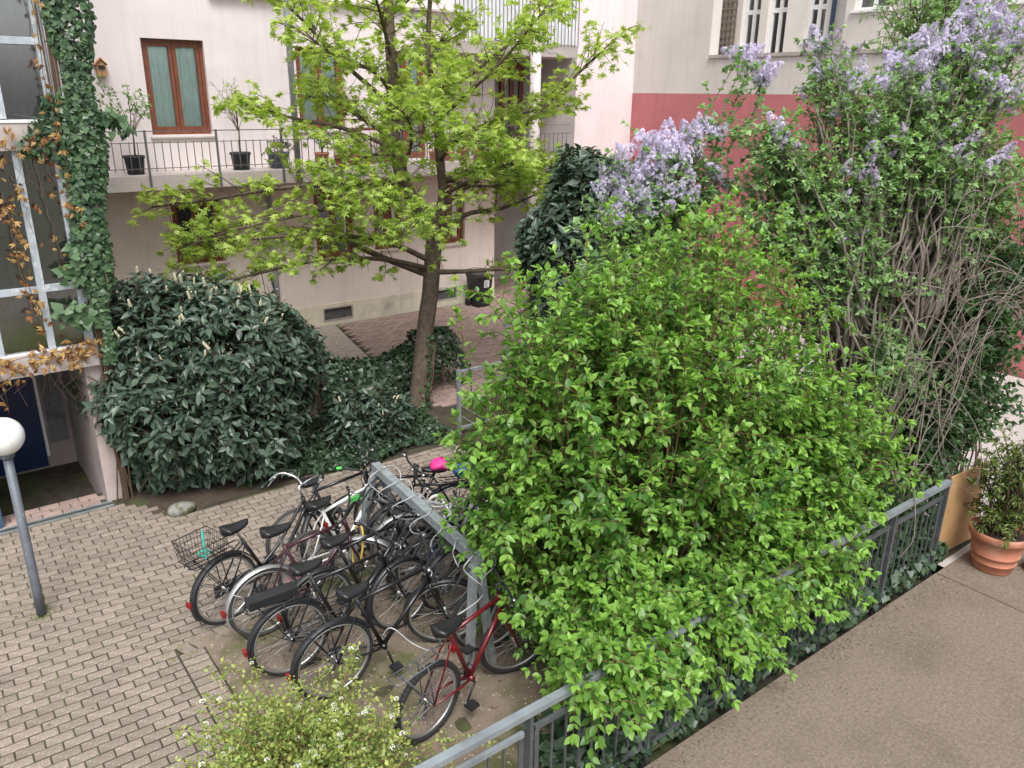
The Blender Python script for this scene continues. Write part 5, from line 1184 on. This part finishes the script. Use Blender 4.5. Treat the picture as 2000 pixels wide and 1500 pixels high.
l1 = thing('lilac_bush', 'lilac bush with mauve flower heads above the middle of green shrub', 'shrub', (6.3, 6.2, 0)); mb = MB(); L = Leaves()
fl = ball((6.62, 6.12, 3.98), (.48, .3, .30), 40) + ball((6.3, 6.2, 3.5), (.38, .3, .34), 40) + ball((6.75, 6.0, 3.6), (.42, .3, .28), 24) + ball((7.0, 5.95, 4.05), (.35, .2, .25), 10) + ball((7.30, 5.9, 3.75), (.25, .2, .15), 7) + ball((7.6, 5.9, 4.92), (.10, .1, .2), 6) + ball((7.75, 5.75, 4.75), (.12, .1, .25), 6) + ball((7.25, 5.9, 4.3), (.2, .2, .15), 5) + ball((6.1, 6.3, 3.3), (.3, .2, .2), 5)
tips = [np.array(p) for p in fl[::2]] + ellipsoid_tips(45, (6.6, 6.1, 2.5), (1.2, .8, 1.4), 1.2)
shrub_stems(mb, L, [(6.3 + RNG.normal(0, .25), 6.2 + RNG.normal(0, .2), -.05) for _ in tips], tips, .3, 6, (.15, .35), .075, .085, .016, .55, .15, .4, .25, .25)
mb.build('stem', M['greytwig'], l1, smooth=True); foliage(l1, L, HEART, M['leaf_lilac'], 200); add_panicles(l1, fl, PAN, (.9, 1.5))

l2 = thing('lilac_bush', 'large lilac with many leaning bare stems at the right edge', 'shrub', (8.1, 4.2, 0)); mb = MB(); L = Leaves()
fl = ball((9.45, 4.35, 5.15), (.45, .35, .32), 46) + ball((8.95, 4.62, 4.95), (.38, .3, .32), 30) + ball((9.5, 4.15, 4.65), (.38, .3, .25), 24) + ball((9.0, 4.55, 4.55), (.4, .25, .18), 18) + ball((9.75, 4.1, 5.3), (.3, .3, .3), 16) + ball((8.5, 4.95, 4.75), (.3, .2, .2), 8)
fd = ball((8.05, 5.15, 4.75), (.45, .3, .45), 24) + ball((8.6, 4.55, 4.15), (.6, .3, .35), 26) + ball((9.2, 4.05, 4.0), (.5, .3, .4), 18) + ball((7.9, 4.6, 3.5), (.4, .3, .5), 16) + ball((7.5, 5.1, 4.1), (.3, .2, .3), 8)
tips = [np.array(p) for p in fl[::2] + fd] + ball((9.1, 4.5, 4.1), (1.0, .5, .8), 54) + ball((9.5, 4.2, 3.4), (.7, .4, .6), 36)
for c_, n_ in (((7.75, 5.15, 3.9), 22), ((8.1, 4.8, 3.45), 22), ((7.5, 5.3, 3.7), 16), ((8.2, 4.5, 2.8), 28), ((7.7, 4.7, 2.95), 24), ((8.5, 4.75, 4.3), 16), ((8.2, 4.05, 1.9), 28), ((7.35, 5.3, 4.1), 16), ((9.6, 3.95, 3.9), 26), ((9.9, 4.1, 3.3), 26), ((7.3, 5.2, 3.2), 18)): tips += ball(c_, (.42, .35, .42), n_)
bs = []; nmain = len(fl[::2]) + len(fd)
for i, t in enumerate(tips):
    b0 = np.array([8.05 + RNG.normal(0, .2), 4.25 + RNG.normal(0, .18), -.05])
    if i >= nmain or i % 3: m_ = min((tips[RNG.integers(0, nmain)] for _ in range(6)), key=lambda q: np.linalg.norm(q - t)); b0 = b0 + (m_ - b0) * RNG.uniform(.45, .7)
    bs.append(b0)
shrub_stems(mb, L, bs, tips, .12, 6, (.15, .4), .075, .085, .019, .55, .15, .42, .28, .3, wob=.07)
mb.build('stem', M['greytwig'], l2, smooth=True); foliage(l2, L, HEART + OVAL, M['leaf_lilac'], 250); add_panicles(l2, fl, PAN, (.9, 1.5)); add_panicles(l2, fd, PANF + PAN[:1], (.9, 1.5))
# tangled bare arching twigs
bt = thing('bare_shrub', 'leaning clump of bare grey brown stems with curling twigs at right edge', 'shrub', (7.3, 3.6, 0)); mb = MB()
for k in range(11):
    b = np.array([7.25 + RNG.normal(0, .2), 3.66 + RNG.normal(0, .12), -.05]); e = np.array([8.5 + RNG.normal(0, .5), 3.42 + RNG.normal(0, .22), 3.0 + RNG.normal(0, .7)]); m_ = b * .55 + e * .45 + np.array([-.05, 0, -.12]) + rv(.14)
    P = smooth_path([b, b * .75 + e * .25 + rv(.05), m_, b * .25 + e * .75 + rv(.07), e, e + np.array([.3, -.05, .4]) + rv(.2)], 20); mb.tube(P, np.linspace(RNG.choice([.008, .012, .021], p=[.5, .35, .15]), .004, 20), 6, False)
    for q in range(9):
        i = RNG.integers(8, 19); d = nrm(np.array([RNG.normal(.1, .8), -.4 * RNG.random(), RNG.normal(.0, .6)])); ln = RNG.uniform(.3, .95); c1 = nrm(np.cross(d, rv())) * ln * .2
        t1 = P[i] + d * ln * .35 + c1 * .6 + UPV * .06; t2 = P[i] + d * ln * .7 + c1; t3 = P[i] + d * ln * .95 + c1 * .2 - UPV * .12; t4 = t3 + rv(.10) - UPV * .1
        T = smooth_path([P[i], t1, t2, t3, t4], 14); mb.tube(T, np.linspace(.0065, .0013, 14), 4, False)
        for z in range(3): j = RNG.integers(3, 13); u = T[j] + rv(.12); mb.tube(smooth_path([T[j], (T[j] + u) / 2 + rv(.05), u], 5), .002, 3, False)
mb.build('stem', M['greytwig'], bt, smooth=True)
# dark leafy shrub on the right
ds = thing('dark_shrub', 'dense dark green shrub behind the flower pot at right', 'shrub', (10.0, 4.2, 0)); mb = MB(); L = Leaves()
tips = ball((9.9, 4.3, 1.75), (1.05, .75, .95), 120) + ball((9.3, 3.7, 2.2), (.6, .35, .7), 60) + ball((9.3, 3.6, 1.4), (.7, .35, .5), 44) + ball((9.9, 3.75, 2.9), (.6, .35, .5), 40) + ball((8.75, 3.9, 1.3), (.5, .4, .45), 26)
shrub_stems(mb, L, [(9.8 + (t[0] - 9.8) * .4 + RNG.normal(0, .2), 4.2 + RNG.normal(0, .2), -.02) for t in tips], tips, .4, 7, (.2, .4), .075, .11, .012, .4, .2, .35, .3, .25)
mb.build('stem', M['twig'], ds, smooth=True); foliage(ds, L, OVAL, M['leaf_dark'], 200)
# tree with feathery leaves behind the lilac flowers
bk = thing('young_tree', 'pale green young tree standing behind the lilac flowers', 'tree', (12.0, 6.2, 0)); mb = MB(); L = Leaves()
mb.tube(smooth_path([(12.0, 6.2, -.1), (12.0, 6.15, 2.5), (12.1, 6.1, 5)], 12), np.linspace(.07, .03, 12), 8); mb.build('trunk', M['bark'], bk, smooth=True); mb = MB()
tips = ball((12.1, 6.0, 5.9), (1.3, 1.1, 1.2), 85) + ball((12.0, 6.2, 4.3), (1.2, .8, .6), 40)
shrub_stems(mb, L, [(12.05 + RNG.normal(0, .05), 6.13, 3.2 + 1.6 * RNG.random()) for _ in tips], tips, .25, 7, (.2, .45), .075, .11, .012, .35, .25, .45, .25, .3)
mb.build('branch', M['twig'], bk, smooth=True); foliage(bk, L, NARROW, M['leaf_lilac'], 0)
# plant in the terracotta pot
pp = thing('potted_shrub', 'leafy evergreen shrub growing in the big terracotta pot', 'plant', (ptx, pty, .4)); mb = MB(); L = Leaves()
tips = ball((ptx + .08, pty + .05, 1.15), (.34, .32, .45), 40) + ball((ptx, pty, .62), (.32, .3, .12), 20)
shrub_stems(mb, L, [(ptx + RNG.normal(0, .05), pty + RNG.normal(0, .05), .38) for _ in tips], tips, .3, 5, (.1, .22), .045, .08, .012, .35, .2, .4, .3, .3)
mb.build('stem', M['twig'], pp, smooth=True); foliage(pp, L, NARROW, M['leaf_pot'], 150)

# ------------------------------------------------------------------ white flowering bush in the foreground
spb = thing('flowering_bush', 'yellow green bush with small white flower clusters at bottom left', 'shrub', (1.5, 4.0, 0)); mb = MB(); L = Leaves(); fl = []
tips = ellipsoid_tips(240, (1.42, 4.08, .38), (.66, .74, .44), .12, -.2, .24)
tips += [(1.10, 4.85, .62), (1.02, 4.75, .70), (1.15, 4.95, .75), (1.25, 4.9, .8), (2.05, 4.50, .72), (2.08, 4.55, .8), (2.02, 4.6, .62), (2.0, 4.48, .85), (1.95, 4.3, .7), (2.35, 3.85, .30), (2.5, 3.75, .3), (2.6, 3.6, .35), (2.3, 3.6, .3)]
for t in tips:
    b = np.array([1.48 + RNG.normal(0, .16), 4.05 + RNG.normal(0, .14), -.02]); t = np.array(t, float); ln = np.linalg.norm(t - b); c = b * .4 + t * .6 + UPV * (.28 * ln)
    u = np.linspace(0, 1, 12)[:, None]; P = (1 - u) ** 2 * b + 2 * u * (1 - u) * c + u ** 2 * t; mb.tube(P, np.linspace(.005, .0015, 12), 3, False)
    for k in range(4, 12):
        for q in range(9):
            p = P[k] + rv(.024); d = nrm(rv() + UPV * .4); L.put(p, d, nrm(UPV * .7 + rv(.5)), RNG.uniform(.020, .040), np.clip(RNG.normal(.35, .25) + .3 * (k / 12) ** 2, 0, 1))
    if RNG.random() < .3: fl.append(P[-1])
    for q in (6, 8, 9, 10):
        if RNG.random() < .07: fl.append(P[q] + UPV * .02)
mb.build('stem', M['redtwig'], spb); foliage(spb, L, [leaf_small()], M['leaf_spirea'], 0)
fm = []
for v in range(3):
    s_ = MB()
    for q in range(22): d = nrm(rv()); d[2] = abs(d[2]); s_.sphere(d * .016, .0042, 5, 3)
    fm.append(s_.mesh('flower_cluster', M['white_flower'], True))
org = origin_of(spb)
for p in fl: link('flower_cluster', fm[RNG.integers(0, 3)], spb, Matrix.Translation(tuple(np.array(p) - org)) @ Matrix.Scale(RNG.uniform(.6, 1.25), 4))

# ------------------------------------------------------------------ ivy and dry vine on the tower
it = thing('wall_ivy', 'thick green ivy climbing the corner of the glazed tower', 'ivy', (1.5, 9.6, 0)); L = Leaves(); pts = []; ns = []
for k in range(5200):
    z = RNG.uniform(1.75, 7.2) if RNG.random() > .12 else RNG.uniform(3.7, 4.7)
    half = .165 + .020 * max(0, z - 3) + .035 * math.sin(z * 2.3) + .04 * math.sin(z * 5.1) - (.06 if z < 2.6 else 0)
    cx_ = 1.635 + .045 * max(0, z - 3) + .03 * math.sin(z * 1.7)
    u = RNG.uniform(-1, 1); thick = .16 * (1 - u * u) ** .5
    if 3.95 < z < 4.55 and RNG.random() < .6: u = RNG.uniform(-2.6, 1)
    pts.append((cx_ + u * half, YT - .05 - max(0, thick if abs(u) < 1 else .06) * RNG.uniform(.5, 1.1) + (.1 if u > .8 else 0), z)); ns.append(nrm((u * .8, -1, .25)))
ivy_surface(L, pts, ns, .058, .05, 1)
for s_, (xa, za) in enumerate(((1.45, 2.75), (1.38, 2.35), (1.42, 2.3), (1.50, 3.0))):
    for q in range(38): p = np.array([xa, YT - .12, za]) + rv(1) * (.09, .04, .07); ivy_surface(L, [p], [nrm((0, -1, .4) + rv(.2))], .095, .4, 1)
for q in range(90): f = RNG.random(); p = np.array([1.85 + .28 * f, YT - .1, 4.38 - .15 * f]) + rv(1) * (.03, .04, .05); ivy_surface(L, [p], [nrm((0, -1, .4))], .075, .3, 1)
mb = MB()
for k in range(14): mb.tube(smooth_path([(1.55 + RNG.normal(0, .06), YT - .03, 0.0), (1.56 + RNG.normal(0, .05), YT - .05, 1.2), (1.6 + RNG.normal(0, .06), YT - .06, 3.0), (1.6 + RNG.normal(0, .08), YT - .06, 6.5)], 14), .009, 4, False)
mb.build('stem', M['twig'], it); foliage(it, L, HEART, M['leaf_ivy'], 250)
dv_ = thing('dry_vine', 'withered orange brown vine hanging over the tower glazing', 'vine', (1.0, 9.5, 2)); mb = MB(); L = Leaves()
def vine(pts, nleaf, spread=.05, size=.068, r=.005, n=18):
    P = smooth_path(pts, n); P[1:-1] += RNG.normal(0, .012, (n - 2, 3)); nleaf = int(nleaf * .62); mb.tube(P, np.linspace(r, r * .5, n), 4, False)
    for k in range(nleaf):
        f = RNG.random() * (n - 1.01); i = int(f); p = P[i] + (P[i + 1] - P[i]) * (f - i) + rv(spread) * (1, .5, 1)
        base_d = nrm(rv() * (1, .5, 1) - UPV * .5); nn = nrm(np.array([0, -1, .3]) + rv(.3)); rr = RNG.random()
        for q in range(RNG.integers(2, 5)):
            a = nrm(np.cross(nn, base_d)); an = (q - 1.5) * .6; L.put(p, nrm(base_d * math.cos(an) + a * math.sin(an)), nn, size * RNG.uniform(.6, 1.1), np.clip(rr + RNG.normal(0, .15), 0, 1))
yv = YT - .07
vine([(.85, yv, 4.0), (.93, yv - .02, 3.3), (.92, yv - .03, 2.8), (.98, yv - .03, 2.25)], 46)
vine([(.92, yv, 3.5), (.94, yv, 3.0), (1.0, yv, 2.5), (1.02, yv, 2.2)], 50, .045)
vine([(1.25, yv, 4.0), (1.27, yv, 3.4), (1.33, yv, 2.95), (1.36, yv, 2.8)], 22)
vine([(1.5, yv - .1, 4.0), (1.47, yv - .1, 3.5), (1.5, yv - .1, 3.2)], 40, .06)
vine([(1.40, yv - .08, 6.2), (1.44, yv - .1, 5.3), (1.42, yv - .1, 4.6), (1.47, yv - .1, 4.1)], 60, .05, .06)
vine([(.2, yv, 4.1), (.7, yv, 4.12), (1.1, yv - .05, 4.05), (1.45, yv - .1, 4.15)], 90, .08)
vine([(.5, yv, 4.05), (.75, yv, 3.7), (.88, yv, 3.4)], 40, .08)
vine([(.75, yv, 4.0), (1.02, yv, 3.7), (1.1, yv, 3.2)], 30, .07)
vine([(.2, yv, 1.62), (.6, yv, 1.72), (.95, yv, 1.86), (1.3, yv, 1.88), (1.52, yv, 1.98)], 130, .07, .075)
vine([(.0, yv, 1.7), (.5, yv, 1.85), (1.0, yv, 1.95), (1.5, yv, 1.92)], 110, .05, .075)
vine([(1.22, yv - .02, 1.9), (1.28, yv - .03, 1.75), (1.30, yv - .03, 1.6)], 18, .04)
vine([(.35, yv, 1.8), (.5, yv - .03, 1.6), (.55, yv - .03, 1.5)], 30, .07)
for k in range(40):
    x = RNG.uniform(.2, 1.45); z = RNG.choice([4.05, 1.85]); mb.tube(smooth_path([(x, yv, z), (x + RNG.normal(0, .08), yv - .03, z - .15), (x + RNG.normal(0, .1), yv - .03, z - .2 - .35 * RNG.random())], 7), .002, 3, False)
mb.build('stem', M['twig'], dv_); foliage(dv_, L, [leaf_oval(.34, .1, .3)], M['leaf_dead'], 200)

# ------------------------------------------------------------------ small litter
L = Leaves()
for k in range(260):
    x = RNG.uniform(-.5, 5.0); y_ = RNG.uniform(4.0, 8.7); L.put((x, y_, .012), nrm((RNG.normal(), RNG.normal(), .05)), nrm(UPV + rv(.3)), RNG.uniform(.012, .035), RNG.random() * .6)
for k in range(120):
    x = RNG.uniform(2.5, 8); y_ = RNG.uniform(.5, 3.0); L.put((x, y_, .004), nrm((RNG.normal(), RNG.normal(), .05)), nrm(UPV + rv(.3)), RNG.uniform(.008, .022), RNG.random() * .5)
for k in range(420):
    x = RNG.uniform(2.0, 8.0); L.put((x, 3.02 - abs(RNG.normal(0, .16)), .006), nrm((RNG.normal(), RNG.normal(), .08)), nrm(UPV + rv(.35)), RNG.uniform(.008, .026), RNG.random() * .8)
for k in range(260):
    x = RNG.uniform(1.5, 4.2); L.put((x, RNG.uniform(3.6, 6.4), .024), nrm((RNG.normal(), RNG.normal(), .1)), nrm(UPV + rv(.35)), RNG.uniform(.012, .04), RNG.random())
free_stuff('leaf_litter', L, [leaf_small()], leaf_mat('litter', (.07, .05, .032), (.24, .16, .10), .9, .05))
L = Leaves()
for k in range(900):
    c_ = ((.37, 7.64), (1.25, 6.35), (2.6, 5.9), (3.3, 5.4), (2.0, 8.7))[k % 5]; s_ = (.06, .16, .6, .7, .2)[k % 5]
    L.put((c_[0] + RNG.normal(0, s_), c_[1] + RNG.normal(0, s_), .0), nrm((RNG.normal(0, .5), RNG.normal(0, .5), 1)), nrm(rv()), RNG.uniform(.008, .022), RNG.random() * .5)
free_stuff('moss_and_weeds', L, [leaf_small()], M['leaf_spirea'])
